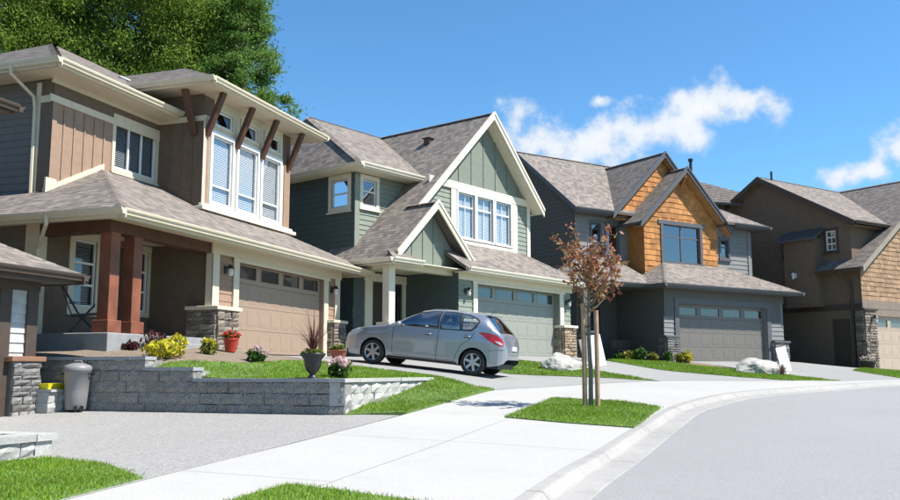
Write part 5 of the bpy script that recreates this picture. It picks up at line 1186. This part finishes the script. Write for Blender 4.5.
for i, (px, py, Y, rx, rz, m_, lb) in enumerate(((618, 357, 37.6, .3, .26, GRNLEAF, 'green shrub at the far end of the bed by the orange gabled house'), (629, 358.5, 37.3, .4, .3, OLIVE, 'wide olive shrub left of the pair below the dark porch'), (641, 360, 37.1, .38, .4, GRNLEAF, 'taller green shrub below the dark porch'),
        (653, 361, 37.0, .26, .25, OLIVE, 'small round olive shrub standing alone in the bed'), (668, 362, 37.0, .28, .3, GRNLEAF, 'dark green shrub at the foot of the grey stone pier'), (681, 364, 36.8, .36, .3, OLIVE, 'yellowish shrub below the left edge of the grey garage door'), (687, 364, 36.8, .3, .34, YEL, 'golden shrub on the lawn edge in front of the grey garage door'))):
    shrub(lb, px, py, Y, rx*.75, rz*.7, m_, 260, .075, seed=20+i, group='shrubs along the bed of the orange gabled house')
def flower_bush(label, px, py, Y, rx, rz, seed, hf=None, heads=12, mat=PINK):
    t = shrub(label, px, py, Y, rx, rz, GRNLEAF, 260, .06, 'flowering_shrub', 'flowers', seed, hf=hf); rng = np.random.default_rng(seed+50)
    for k in range(heads):
        a = rng.uniform(0, 6.28); r = rx*math.sqrt(rng.uniform(0, 1))*.95; z = rz*(1.35+.55*(1-(r/rx)**2)*rng.uniform(.7, 1.2))
        clump(t, 'bloom', (r*math.cos(a), r*math.sin(a), z), .075, .055, 60, .03, mat, rng, .8)
    return t
flower_bush('pink hydrangea beside the black urn on the terrace edge', 340, 377, 15.6, .19, .17, 31, heads=12)
flower_bush('pale pink hydrangea in front of the tan garage door', 257, 357, 18.8, .2, .15, 32, heads=9)
def pot(label, px, py, Y, r, h, mat, seed, plant, z=None):
    p = at(px, py, Y); t = thing('flower_pot', label, 'flower pot', (p[0], p[1], G(p[0], p[1])+.002 if z is None else z))
    MB().lathe([(0, 0), (r*.62, 0), (r*.95, h*.85), (r, h*.86), (r, h), (r*.88, h), (r*.86, h*.9), (0, h*.9)], 20).build('pot', mat, t, smooth=False)
    rng = np.random.default_rng(seed); clump(t, 'foliage', (0, 0, h*1.12), r*.95, h*.32, 150, .045, GRNLEAF, rng); clump(t, 'bloom', (0, 0, h*1.25), r*1.05, h*.34, 170, .04, plant, rng); return t
pot('red glazed pot of red flowers left of the tan garage door', 230.5, 353, 19.6, .17, .3, TERRA, 41, REDP)
pot('squat terracotta pot of green leaves beside the stone pier', 338.5, 359, 24.3, .25, .24, plain('terracotta', (.36, .13, .07), .8), 42, OLIVE)
pot('dark tub of pink flowers by the tall stone pier', 869, 372.5, 41.6, .34, .42, UMBER_TR, 43, PINK)
def urn():
    p = at(312.5, 376, 15.1); t = thing('urn_planter', 'black pedestal urn with spiky dark red plant on the terrace', 'planter', (p[0], p[1], G(p[0], p[1])+.0))
    MB().lathe([(0, 0), (.13, 0), (.13, .04), (.1, .055), (.05, .1), (.055, .13), (.1, .17), (.135, .25), (.15, .36), (.2, .42), (.215, .44), (.215, .46), (.19, .46), (.17, .42), (0, .42)], 28).build('urn', BLACK, t, smooth=True)
    rng = np.random.default_rng(3); v = []; f = []
    for k in range(46):
        a = rng.uniform(0, 6.28); L = rng.uniform(.55, .95); lean = rng.uniform(.08, .95); w = rng.uniform(.012, .02); n = 7; d = np.array([math.cos(a), math.sin(a)]); s = np.array([-d[1], d[0]]); b0 = len(v)
        for i in range(n+1):
            q = i/n; r = L*lean*q**1.3*.75; z = .43+L*(q*math.sqrt(max(.05, 1-(lean*.72)**2))-lean*.42*q**2.4); ww = w*(1-q*.92); v += [(*(d*r+s*ww), z), (*(d*r-s*ww), z)]
        for i in range(n): f.append((b0+2*i, b0+2*i+1, b0+2*i+3, b0+2*i+2))
    np_mesh('spike_leaves', v, f, leaf_mat('dracaena', [(.10, .025, .025), (.17, .05, .04), (.22, .09, .06)], .4, .2), t)
    clump(t, 'trailing_foliage', (0, 0, .47), .2, .07, 130, .045, OLIVE, rng)
urn()
p_ = at(782, 374, 32.2); t_ = thing('ornamental_grass', 'tuft of reddish grass in front of the pale boulder and leaning board', 'plant', (p_[0], p_[1], G(p_[0], p_[1])))
def tuft(t, n, L, mat, seed):
    rng = np.random.default_rng(seed); v = []; f = []
    for k in range(n):
        a = rng.uniform(0, 6.28); d = np.array([math.cos(a), math.sin(a)]); s = np.array([-d[1], d[0]])*.012; h = L*rng.uniform(.6, 1.1); le = rng.uniform(.1, .7)*h; b0 = len(v); r0 = rng.uniform(0, .1)*d
        for i in range(4): q = i/3; v += [(*(r0+d*le*q*q+s*(1-q)), h*q*(1-.25*q*le/h)), (*(r0+d*le*q*q-s*(1-q)), h*q*(1-.25*q*le/h))]
        for i in range(3): f.append((b0+2*i, b0+2*i+1, b0+2*i+3, b0+2*i+2))
    return np_mesh('blades', v, f, mat, t)
tuft(t_, 90, .55, leaf_mat('red_grass', [(.14, .06, .05), (.24, .12, .09), (.34, .22, .15)], .6, .2), 8)

# ------------------------------------------------------------------ boulders, boards, bin
def boulder(label, px, py, Y, sx, sy, sz, seed):
    p = at(px, py, Y); z = G(p[0], p[1]); bm = bmesh.new(); bmesh.ops.create_icosphere(bm, subdivisions=4, radius=1); r = random.Random(seed)
    cuts = [(Vector((r.uniform(-1, 1), r.uniform(-1, 1), r.uniform(-.1, 1.2))).normalized(), r.uniform(.6, .9)) for _ in range(9)]
    for v in bm.verts:
        for n, d in cuts:
            e = v.co.dot(n)-d
            if e > 0: v.co -= n*e*.9
        v.co *= 1+.05*math.sin(v.co.x*4+seed)*math.cos(v.co.y*5)+.02*math.sin(v.co.x*11+v.co.y*9)
        v.co *= 1+.16*mnoise.noise(v.co*1.7+Vector((seed, 0, 0)))+.07*mnoise.noise(v.co*4.5)+.025*mnoise.noise(v.co*11)
        v.co = Vector((v.co.x*sx, v.co.y*sy, max(v.co.z, -.35)*sz))
    me = bpy.data.meshes.new('boulder'); bm.to_mesh(me); bm.free(); me.materials.append(BOULDER); o = bpy.data.objects.new('boulder', me); link(o); o.location = (p[0], p[1], z+.2*sz); o.rotation_euler = (0, 0, r.uniform(0, 1)); tag(o, label, 'boulder')
boulder('low white boulder on the lawn in front of the pale sage garage', 562, 373.5, 26.4, .78, .5, .42, 3)
boulder('pale boulder on the lawn tip in front of the grey garage', 763, 374, 32.8, 1.0, .6, .5, 5)
def leaning_board(label, px, py, Y, w, h, yaw, lean, mat=None):
    p = at(px, py, Y); t = thing('leaning_board', label, 'board', (p[0], p[1], G(p[0], p[1])+.01)); t.rotation_euler = (R(lean), R(-8), yaw)
    MB().box(-w/2, w/2, -.012, .012, 0, h).build('panel', mat or WHITE, t, bevel=.003); MB().beam((0, .012, h*.85), (0, .5, .0), .04, .03).build('prop', STAKE, t); return t
leaning_board('white board propped on the lawn behind the staked tree', 600, 373.5, 28.6, .62, 1.0, R(38), -8)
leaning_board('white board propped behind the pale boulder by the grey garage', 787, 372.5, 34.0, .7, .95, R(40), -9)
leaning_board('dark grey board propped near the porch of the orange gabled house', 590, 364, 31.6, .55, .8, R(30), -10, CHAR_LT)
def bin_():
    q = UV(12.9, -11.35); p = at(75.5, 411.5, 16.25); t = thing('waste_bin', 'pale grey plastic waste bin with lid against the retaining wall', 'bin', (p[0], p[1], float(g_low(p[0], p[1]))+.006))
    m = plain('grey_plastic', (.24, .235, .235), .45, .05, gbump=.03); n = 28
    b = MB().lathe([(0, .03), (.17, .03), (.18, .05), (.2, .3), (.222, .68), (.235, .69), (.235, .73), (.215, .73), (0, .72)], n).build('body', m, t, smooth=True)
    MB().lathe([(.245, .72), (.25, .75), (.24, .79), (.2, .82), (.1, .85), (.0, .86)], n).build('lid', m, t, smooth=True)
    MB().tube([(-.07, 0, .85), (-.06, 0, .89), (.06, 0, .89), (.07, 0, .85)], .014, 6).build('lid_handle', m, t)
    for s in (-1, 1): MB().tube([(s*.22, -.06, .66), (s*.27, -.05, .66), (s*.27, .05, .66), (s*.22, .06, .66)], .014, 6).build('handle', BLACK, t)
    for s in (-1, 1): w = MB(); w.tube([(s*.05+.1, -.17, .055), (s*.05+.14, -.17, .055)], .055, 14); w.build('wheel', BLACK, t)
bin_()
p_ = at(48, 385, 16.6); zt = float(g_low(*UV(13, -12)))+.41
y_ = MB(); y_.prism([(-.2, -.1, 0), (.2, -.1, 0), (.2, .1, 0), (-.2, .1, 0)], (0, 0, .02)); y_.prism([(-.2, -.1, .02), (.2, -.1, .02), (.23, -.12, .1), (-.23, -.12, .1)], (0, .012, 0)); y_.prism([(-.2, .09, .02), (.2, .09, .02), (.23, .11, .1), (-.23, .11, .1)], (0, .012, 0)); y_.prism([(-.2, -.1, .02), (-.2, .1, .02), (-.23, .12, .1), (-.23, -.12, .1)], (.012, 0, 0)); y_.prism([(.19, -.1, .02), (.19, .1, .02), (.22, .12, .1), (.22, -.12, .1)], (.012, 0, 0)); y_.box(-.15, .1, -.06, .05, .03, .09)
q_ = UV(13.05, -12.05); o_ = y_.build('tray', plain('yellow_plastic', (.8, .68, .03), .4, .05, gbump=.02)); o_.location = (q_[0], q_[1], zt); o_.rotation_euler = (0, 0, RZ1); tag(o_, 'yellow plastic tray on the short pale block wall', 'tray')
def patio_chair():
    p = hw(1, -4.35, .75, .3); t = thing('patio_chair', 'black folding lounge chair on the porch behind the cedar posts', 'chair', tuple(p), RZ1+R(41))
    MB().prism([(-.25, -.25, .4), (.25, -.25, .4), (.25, .22, .36), (-.25, .22, .36)], (0, 0, .03)).build('seat', BLACK, t)
    MB().prism([(-.25, .22, .38), (.25, .22, .38), (.25, .5, 1.1), (-.25, .5, 1.1)], (0, .03, .01)).build('backrest', BLACK, t)
    for s in (-1, 1):
        MB().tube([(s*.27, -.28, 0), (s*.27, .1, .4), (s*.27, .52, 1.12)], .014, 6).build('leg', BLACK, t); MB().tube([(s*.27, .3, 0), (s*.27, -.2, .6), (s*.27, .3, .64)], .014, 6).build('leg', BLACK, t)
patio_chair()
p_ = hw(3, -1.9, 1.0, .02); t_ = thing('bench', 'dark bench on the porch of the orange gabled house', 'bench', tuple(p_), math.pi/2-HF[3][0])
MB().box(-.6, .6, -.2, .2, .4, .45).build('seat', UMBER_TR, t_); MB().box(-.6, .6, .18, .22, .5, .85).build('backrest', UMBER_TR, t_)
for sx in (-.55, .55):
    for sy in (-.18, .18): MB().box(sx-.03, sx+.03, sy-.03, sy+.03, 0, .4 if sy < 0 else .86).build('leg', UMBER_TR, t_)

# ------------------------------------------------------------------ staked street tree
def street_tree():
    p = UV(15.75, -2.87); z = G(p[0], p[1])+.02; t = thing('street_tree', 'young tree with bronze red leaves tied between two stakes', 'tree', (p[0], p[1], z)); rng = np.random.default_rng(5); m = MB()
    m.tube([(0, 0, -.05), (.01, 0, .6), (-.01, .01, 1.2), (.0, 0, 1.72), (.01, 0, 2.3), (.0, .01, 3.0)], [.042, .037, .033, .03, .018, .006], 8); pts = []
    for k in range(15):
        a = k*2.39+rng.uniform(-.3, .3); z0 = 1.6+.055*k; L = rng.uniform(.75, 1.2)*(1 if k < 10 else .75); sp = rng.uniform(.33, .62) if k < 11 else rng.uniform(.1, .35)
        P = [np.array([0, 0, z0])]; d = np.array([math.cos(a)*sp*1.5, math.sin(a)*sp*1.5, .55]); d /= np.linalg.norm(d)
        for i in range(6):
            d = d+np.array([rng.normal(0, .08), rng.normal(0, .08), .2 if i > 1 else .1]); d /= np.linalg.norm(d); P.append(P[-1]+d*L/6)
        m.tube(P, list(np.linspace(.014, .003, 7)), 5)
        for i in range(1, 7):
            for q in range(3 if i > 1 else 1):
                e = rng.normal(size=3); e[2] += .35; e /= np.linalg.norm(e); tl = rng.uniform(.06, .2); A = P[i]; B = A+e*tl; m.tube([A, B], [.004, .002], 4)
                for w in range(rng.integers(4, 8)): pts.append(A+e*tl*rng.uniform(.2, 1.1)+rng.normal(0, .03, 3))
    m.build('trunk', BARK_Y, t); v, f = leaves(np.array(pts), .05, rng, .35, 1.9); np_mesh('crown', v, f, leaf_mat('bronze_leaf', [(.24, .07, .05), (.38, .14, .08), (.44, .22, .1), (.36, .26, .1), (.55, .22, .2)], .45, .45), t)
    m = MB(); m.tube([(-.1, 0, 1.36), (0, -.04, 1.38), (.11, .0, 1.36), (0, .045, 1.38), (-.1, 0, 1.36)], .012, 5); m.build('tie', BLACK, t)
    for dx, lb in ((-.1, 'wooden stake on the sidewalk side of the young tree'), (.115, 'wooden stake on the road side of the young tree')):
        q = p+np.array([dx, .02 if dx < 0 else -.03]); s = MB(); s.tube([(0, 0, -.1), (.005, .0, .9), (.0+dx*.02, 0, 1.78 if dx < 0 else 1.66)], [.043, .042, .041], 10); o = s.build('tree_stake', STAKE); o.location = (q[0], q[1], G(q[0], q[1])+.02); tag(o, lb, 'stake')
street_tree()

# ------------------------------------------------------------------ tall trees behind the first house
EVG = leaf_mat('cedar_spray', [(.1, .18, .024), (.15, .25, .032), (.21, .32, .044), (.28, .38, .06), (.18, .28, .036)], .6, .5)
MAPLE = leaf_mat('maple_leaf', [(.09, .18, .036), (.13, .24, .046), (.17, .3, .058), (.22, .35, .066)], .55, .5)
def big_tree(label, px, Y, h, r, mat, seed, droop, nclump=460, nleaf=360, size=.062, base=.25, cone=.4, zg=1.6):
    p = at(px, 372, Y); rng = np.random.default_rng(seed); t = thing('tall_tree', label, 'tree', (p[0], p[1], zg), rng.uniform(0, 6), 'tall trees behind the tan house'); m = MB()
    m.tube([(0, 0, -.5), (.1, 0, h*.3), (-.1, .1, h*.65), (0, 0, h*.97)], [.42, .33, .2, .03], 10); C = []
    for k in range(nclump):
        q = rng.uniform(0, 1)**.85; z = h*(base+(1-base)*q); prof = (1-q)**cone*min(1, (q+.08)*5)
        a = rng.uniform(0, 6.28); rr = r*prof*math.sqrt(rng.uniform(.12, 1))*(1+.18*math.sin(a*3+q*9)); b = np.array([math.cos(a)*rr, math.sin(a)*rr, z-droop*rr*.18]); C.append((b, rr))
        if k % 3 == 0: m.tube([(0, 0, z-.15*rr-.3), (b[0]*.5, b[1]*.5, z-.05*rr), b], [.07, .045, .015], 5)
    pts = []
    for b, rr in C:
        cr = rng.uniform(.45, .95)*r*.21; n = int(nleaf*rng.uniform(.6, 1.4)); e = rng.normal(size=(n, 3))*np.array([1, 1, .6 if droop < .5 else .85])*cr*.6; e[:, 2] -= droop*np.hypot(e[:, 0], e[:, 1])*.5; pts.append(b+e)
    m.build('trunk', BARK, t); v, f = leaves(np.concatenate(pts), size, rng, droop, 1.8 if droop < .5 else 2.6); np_mesh('crown', v, f, mat, t); return t
big_tree('dense cedar with drooping sprays behind the left end of the brown roof', -8, 40, 25, 4.6, EVG, 1, .9)
big_tree('broad cedar rising behind the hipped roof corner', 62, 43, 27, 4.8, EVG, 2, .9)
big_tree('tall cedar behind the bay roof of the tan house', 130, 41, 26, 4.6, EVG, 3, .8)
big_tree('leafy evergreen between the tall cedar and the loose edged tree', 188, 44, 25, 4.0, EVG, 4, .6)
big_tree('loose edged broadleaf tree against the open sky', 232, 40, 18.5, 2.95, MAPLE, 6, .2, 170, 420, .068, .3, .5)

# ------------------------------------------------------------------ silver hatchback (x forward from the rear axle, y left, z up)
def build_car():
    PAINT, nt, b, _ = node_mat('silver_paint'); b.inputs['Base Color'].default_value = (.36, .39, .46, 1); b.inputs['Metallic'].default_value = .65; b.inputs['Roughness'].default_value = .32
    b.inputs['Coat Weight'].default_value = 1; b.inputs['Coat Roughness'].default_value = .03
    fl = tex(nt, 'ShaderNodeTexNoise', scale=900, Detail=1); nt.links.new(mixc(nt, ramp01(nt, fl.outputs[0], .3, .7), (.27, .29, .33), (.36, .38, .43)), b.inputs['Base Color'])
    RUB = plain('tyre_rubber', (.025, .025, .026), .8, .15); ALLOY = plain('alloy', (.55, .56, .58), .3, .05, metal=.8, gbump=0); TRIM = plain('black_trim', (.02, .02, .022), .5, .1)
    REDL = plain('tail_lens', (.55, .012, .02), .15, .15, scale=14, gbump=0, spec=.6); CLEAR = plain('lamp_lens', (.6, .6, .62), .12, .1, scale=10, gbump=0, spec=.7); INT = plain('car_interior', (.06, .06, .065), .9, .1)
    GL = glass_mat('car_glass', (.72, .77, .78), .24, .01); GLD = glass_mat('rear_glass', (.1, .12, .14), .45, .01)
    top = [(-.77, .60), (-.765, .69), (-.745, .75), (-.715, .82), (-.685, .90), (-.645, .99), (-.58, 1.07), (-.48, 1.18), (-.36, 1.31), (-.25, 1.42), (-.18, 1.462), (-.05, 1.487), (.2, 1.51), (.6, 1.532), (.95, 1.535), (1.25, 1.515), (1.5, 1.46), (1.75, 1.34), (2.0, 1.19), (2.2, 1.07), (2.32, 1.02), (2.5, .99), (2.8, .95), (3.08, .89), (3.28, .81), (3.42, .71), (3.5, .58), (3.54, .46)]
    wid = [(-.77, .50), (-.765, .56), (-.74, .64), (-.69, .715), (-.6, .775), (-.4, .82), (0, .845), (1, .85), (2.2, .85), (2.8, .84), (3.1, .80), (3.3, .73), (3.42, .63), (3.5, .5), (3.54, .34)]
    tx, tz = zip(*top); wx, ww = zip(*wid)
    ZT = lambda x: float(np.interp(x, tx, tz)); W = lambda x: float(np.interp(x, wx, ww))
    def belt(x): return min(float(np.interp(x, [-.7, 0, 2.3, 3.5], [1.0, 1.0, .97, .80])), ZT(x)-.075)
    def NE(x): return float(np.interp(x, [-.7, -.2, 1.3, 2.2, 2.5], [3.2, 2.7, 2.6, 2.8, 3.2]))
    def half(x, z):
        bz = belt(x); w = W(x)
        if z <= bz:
            q = (z-.2)/(bz-.2); return w*float(np.interp(q, [0, .1, .16, .3, .55, .8, .85, 1], [.94, .972, .982, .985, .992, 1.0, .988, .975]))
        q = min(1, (z-bz)/(ZT(x)-bz)); n = NE(x); return w*.975*(1-q**n)**(1/n)
    def zbot(x):
        z = float(np.interp(x, [-.77, -.72, -.6, -.4, 0, 2.6, 3.2, 3.5, 3.54], [.44, .34, .28, .24, .2, .2, .2, .24, .34]))
        for xa in (0, 2.6):
            if abs(x-xa) < .355: z = max(z, .30+math.sqrt(.355**2-(x-xa)**2))
        return z
    zr_ = lambda q: at(*q); pr, pf = at(472, 375.8, 21.6), at(375, 364.3, 22.5)
    fw = np.array([-V1[0], -V1[1], 0]); dz = (pf[2]-pr[2])/2.6; fw[2] = dz; fw /= np.linalg.norm(fw); lf = np.array([-U1[0], -U1[1], 0]); up = np.cross(fw, lf)
    o = pr-lf*.74; t = thing('car', 'silver five-door hatchback parked nose-in on the driveway', 'car'); t.matrix_world = Matrix(((fw[0], lf[0], up[0], o[0]), (fw[1], lf[1], up[1], o[1]), (fw[2], lf[2], up[2], o[2]+.012), (0, 0, 0, 1)))
    xs = sorted(set([round(x, 4) for x in np.r_[np.linspace(-.77, -.3, 40), np.linspace(-.3, 3.2, 190), np.linspace(3.2, 3.54, 34)]])); NL, NU = 12, 26
    G1 = [(2.02, 1.03), (1.72, 1.23), (1.45, 1.365), (1.2, 1.425), (.95, 1.445), (.95, 1.03)]; G2 = [(.88, 1.03), (.88, 1.447), (.65, 1.445), (.42, 1.432), (.38, 1.04)]; G3 = [(.33, 1.04), (.36, 1.425), (.2, 1.40), (.02, 1.34), (-.06, 1.28), (.0, 1.15), (.1, 1.06)]
    def shrink(P, d):
        c = np.mean(np.array(P), 0); return [tuple(np.array(p)+(c-np.array(p))/np.linalg.norm(c-np.array(p))*d) for p in P]
    holes = [shrink(g, .012) for g in (G1, G2, G3)]
    mb = MB(); rows = []
    for x in xs:
        bz, zb, zt, n, w = belt(x), zbot(x), ZT(x), NE(x), W(x)*.975; zb = min(zb, bz-.02); sec = [(half(x, z), z) for z in np.linspace(zb, bz, NL)]
        for k in range(1, NU+1):
            th = math.pi/2*k/NU; sec.append((w*max(0, math.cos(th))**(2/n), bz+(zt-bz)*math.sin(th)**(2/n)))
        rows.append(sec)
    m = NL+NU
    for sg in (1, -1):
        b0 = len(mb.v)
        for x, sec in zip(xs, rows): mb.v += [(x, sg*y, z) for y, z in sec]
        for i in range(len(xs)-1):
            for k in range(m-1):
                a = b0+i*m+k; q = (a, a+1, a+m+1, a+m); cxm = (xs[i]+xs[i+1])/2; czm = (rows[i][k][1]+rows[i][k+1][1]+rows[i+1][k][1]+rows[i+1][k+1][1])/4
                if k >= NL-1 and any(inside(h, np.array([cxm]), np.array([czm]))[0] for h in holes): continue
                mb.f.append(q if sg < 0 else q[::-1])
    for i in (0, len(xs)-1):        # close bumper ends
        pts = [(xs[i], y, z) for y, z in rows[i]]+[(xs[i], -y, z) for y, z in rows[i][::-1]]; mb.poly(pts)
    bodyo = mb.build('body', PAINT, t, smooth=True)
    bm = bmesh.new(); bm.from_mesh(bodyo.data); bmesh.ops.remove_doubles(bm, verts=bm.verts, dist=.0006); bmesh.ops.recalc_face_normals(bm, faces=bm.faces); bm.to_mesh(bodyo.data); bm.free()
    def side_patch(name, poly, mat, off, sg=1, parent=t, step=.03, ring=None):
        B = densify(poly, step); P = np.array(B); edges = [(i, (i+1) % len(B)) for i in range(len(B))]
        if ring is not None:
            C = densify(ring, step); n0 = len(B); edges += [(n0+i, n0+(i+1) % len(C)) for i in range(len(C))]; P = np.r_[P, np.array(C)]
        lo, hi = P.min(0), P.max(0); gx, gy = np.meshgrid(np.arange(lo[0], hi[0], step), np.arange(lo[1], hi[1], step)); gx, gy = gx.ravel(), gy.ravel(); k = inside(B, gx, gy)
        if ring is not None: k &= ~inside(ring, gx, gy)
        pts = np.r_[P, np.c_[gx[k], gy[k]]]; vo, _, fo, *_ = delaunay_2d_cdt([Vector(p) for p in pts], edges, [], 1, 1e-5); q = MB()
        for v in vo: q.v.append((v.x, sg*(half(v.x, v.y)+off), v.y))
        for f in fo:
            c = np.mean([vo[i][:] for i in f], 0)
            if ring is not None and inside(ring, np.array([c[0]]), np.array([c[1]]))[0]: continue
            q.f.append(tuple(f) if sg < 0 else tuple(f)[::-1])
        return q.build(name, mat, parent, smooth=True, fix=False)
    def grow(P, d): return shrink(P, -d)
    for sg in (1, -1):
        for g in (G1, G2, G3):
            w = side_patch('window_trim', grow(g, .028), TRIM, .004, sg, ring=shrink(g, .014)); side_patch('side_window', g, GL, .0015, sg, parent=t)
        side_patch('tail_light', [(-.08, 1.03), (-.3, 1.035), (-.5, 1.0), (-.64, .93), (-.715, .80), (-.68, .74), (-.5, .78), (-.3, .88)], REDL, .006, sg)
        side_patch('headlight', [(2.9, .83), (3.08, .855), (3.28, .78), (3.42, .68), (3.3, .63), (3.08, .70)], CLEAR, .006, sg)
        for ln in ([(2.1, .97), (2.1, .6), (2.08, .34)], [(.915, .99), (.93, .6), (.93, .3)], [(.02, 1.0), (.08, .87), (.33, .68), (.43, .45), (.46, .3)], [(2.08, .3), (1.3, .285), (.46, .3)]):
            P = [np.array(q) for q in ln]; poly = []
            d = [(P[min(i+1, len(P)-1)]-P[max(i-1, 0)]) for i in range(len(P))]; d = [np.array([-q[1], q[0]])/np.linalg.norm(q)*.0055 for q in d]
            side_patch('door_seam', [tuple(p+q) for p, q in zip(P, d)]+[tuple(p-q) for p, q in zip(P[::-1], d[::-1])], TRIM, .0035, sg)
        side_patch('bumper_seam', [(-.36, .62), (-.6, .655), (-.72, .67), (-.72, .66), (-.6, .645), (-.36, .61)], TRIM, .003, sg)
        side_patch('tail_lamp_clear', [(-.5, .86), (-.6, .85), (-.68, .80), (-.66, .775), (-.54, .81)], CLEAR, .009, sg)
        side_patch('sill_trim', [(.36, .2), (.42, .275), (2.2, .265), (2.25, .2)], TRIM, .004, sg)
        for hx, hz in ((1.2, .875), (.2, .90)):
            y = half(hx, hz)*sg; h = MB(); h.tube([(hx-.1, y, hz), (hx-.085, y+sg*.035, hz+.004), (hx+.085, y+sg*.035, hz), (hx+.1, y, hz-.004)], .014, 6); h.build('door_handle', PAINT, t, smooth=True); side_patch('handle_cup', [(hx-.06, hz-.03), (hx+.06, hz-.03), (hx+.06, hz+.025), (hx-.06, hz+.025)], TRIM, .003, sg)
        mi = MB(); c = np.array([1.92, sg*.95, 1.05]); 
        for i in range(9):
            for j in range(12):
                a, bb = math.pi*i/8, 2*math.pi*j/12; mi.v.append((c[0]+.07*math.sin(a)*math.cos(bb), c[1]+.1*math.cos(a), c[2]+.068*math.sin(a)*math.sin(bb)))
        for i in range(8):
            for j in range(12): mi.f.append((i*12+j, i*12+(j+1) % 12, (i+1)*12+(j+1) % 12, (i+1)*12+j))
        mi.tube([(1.96, sg*.8, 1.02), (1.94, sg*.9, 1.03)], .025, 6); mi.build('mirror', PAINT, t, smooth=True)
    def top_patch(name, rows_, mat, off):
        q = MB(); nx = 9
        for x, yw in rows_:
            for k in range(nx):
                y = -yw+2*yw*k/(nx-1); bz, n = belt(x), NE(x); z = bz+(ZT(x)-bz)*(max(0, 1-(abs(y)/(W(x)*.975))**n))**(1/n); q.v.append((x-off*(1 if x < 0 else -1), y, z+off))
        for i in range(len(rows_)-1):
            for k in range(nx-1): a = i*nx+k; q.f.append((a, a+1, a+nx+1, a+nx))
        return q.build(name, mat, t, smooth=True)
    top_patch('rear_window', [(x, w) for x, w in zip(np.linspace(-.585, -.235, 12), np.linspace(.63, .54, 12))], GLD, .008); top_patch('windscreen', [(x, w) for x, w in zip(np.linspace(1.5, 2.24, 10), np.linspace(.55, .68, 10))], GLD, .006)
    s = MB(); s.prism([(-.14, -.52, 1.455), (-.14, .52, 1.455), (-.27, .49, 1.44), (-.27, -.49, 1.44)], (0, 0, .025)); s.build('spoiler', PAINT, t, bevel=.01)
    MB().box(-.785, -.76, -.2, .2, .66, .76).build('license_plate', WHITE, t, bevel=.004); MB().tube([(-.1, 0, 1.48), (-.18, 0, 1.6)], .006, 5).build('aerial', TRIM, t)
    u_ = MB(); u_.box(-.6, 3.35, -.7, .7, .2, .32); u_.build('underbody', TRIM, t)
    it = MB(); it.box(-.45, 2.5, -.72, .72, .5, .56); it.box(1.9, 2.3, -.68, .68, .6, .95); it.build('cabin_floor', INT, t)
    for x in (1.35, .35):
        for y in ((-.36, .36) if x > 1 else (-.38, .38)):
            q = MB(); q.box(x-.25, x+.25, y-.24, y+.24, .56, .72); q.prism([(x-.25, y-.23, .7), (x-.25, y+.23, .7), (x-.42, y+.2, 1.22), (x-.42, y-.2, 1.22)], (.12, 0, .02)); st = q.build('seat', INT, t, bevel=.03); MB().box(x-.46, x-.36, y-.13, y+.13, 1.24, 1.38).build('headrest', INT, st, bevel=.03)
    MB().tube([(1.75, .2, 1.0), (1.7, .36, 1.13), (1.75, .52, 1.0), (1.82, .36, .86), (1.75, .2, 1.0)], .014, 6).build('steering_wheel', INT, t)
    for xa in (0, 2.6):
        for sg in (1, -1):
            w = MB(); prof = [(.21, -.09), (.27, -.1), (.295, -.085), (.305, -.04), (.305, .04), (.295, .085), (.27, .1), (.21, .09)]; w.lathe(prof, 40); w.v = [(x+xa, sg*.735+z, y+.305) for x, y, z in w.v]; wo = w.build('wheel', RUB, t, smooth=True)
            r = MB(); fy = sg*.735+sg*.07
            rim = MB(); rim.lathe([(.212, -.08), (.2, -.07), (.19, .05), (.2, .085), (.214, .09)], 40); rim.v = [(x+xa, sg*.735+sg*z, y+.305) for x, y, z in rim.v]; rim.build('rim', ALLOY, wo, smooth=True)
            for k in range(6):
                a = k*math.pi/3+.3; d = np.array([math.cos(a), 0, math.sin(a)]); pe = np.array([-d[2], 0, d[0]]); c = np.array([xa, fy, .305]); q = MB(); q.prism([c+d*.03+pe*.035, c+d*.205+pe*.03, c+d*.205-pe*.03, c+d*.03-pe*.035], (0, -sg*.03, 0)); q.build('spoke', ALLOY, wo, bevel=.006)
            hb = MB(); hb.lathe([(0, .0), (.05, 0), (.055, -.03)], 16); hb.v = [(x+xa, fy+sg*.006+sg*z, y+.305) for x, y, z in hb.v]; hb.build('hub', ALLOY, wo); dk = MB(); dk.lathe([(0, 0), (.205, 0)], 24); dk.v = [(x+xa, sg*.735+sg*.01+z, y+.305) for x, y, z in dk.v]; dk.build('brake_disc', TRIM, wo)
            arch = MB(); arch.tube([(xa+.36*math.cos(a), sg*.42, .3+.36*math.sin(a)) for a in np.linspace(.05, math.pi-.05, 14)], .0, 3) if False else None
            li = MB()
            for a0, a1 in zip(np.linspace(-.1, math.pi+.1, 15)[:-1], np.linspace(-.1, math.pi+.1, 15)[1:]): li.poly([(xa+.352*math.cos(a0), sg*.8, .3+.352*math.sin(a0)), (xa+.352*math.cos(a1), sg*.8, .3+.352*math.sin(a1)), (xa+.352*math.cos(a1), sg*.5, .3+.352*math.sin(a1)), (xa+.352*math.cos(a0), sg*.5, .3+.352*math.sin(a0))])
            li.poly([(xa+.352*math.cos(a), sg*.5, .3+.352*math.sin(a)) for a in np.linspace(-.1, math.pi+.1, 15)]); li.build('wheel_arch_liner', TRIM, t, fix=False)
build_car()
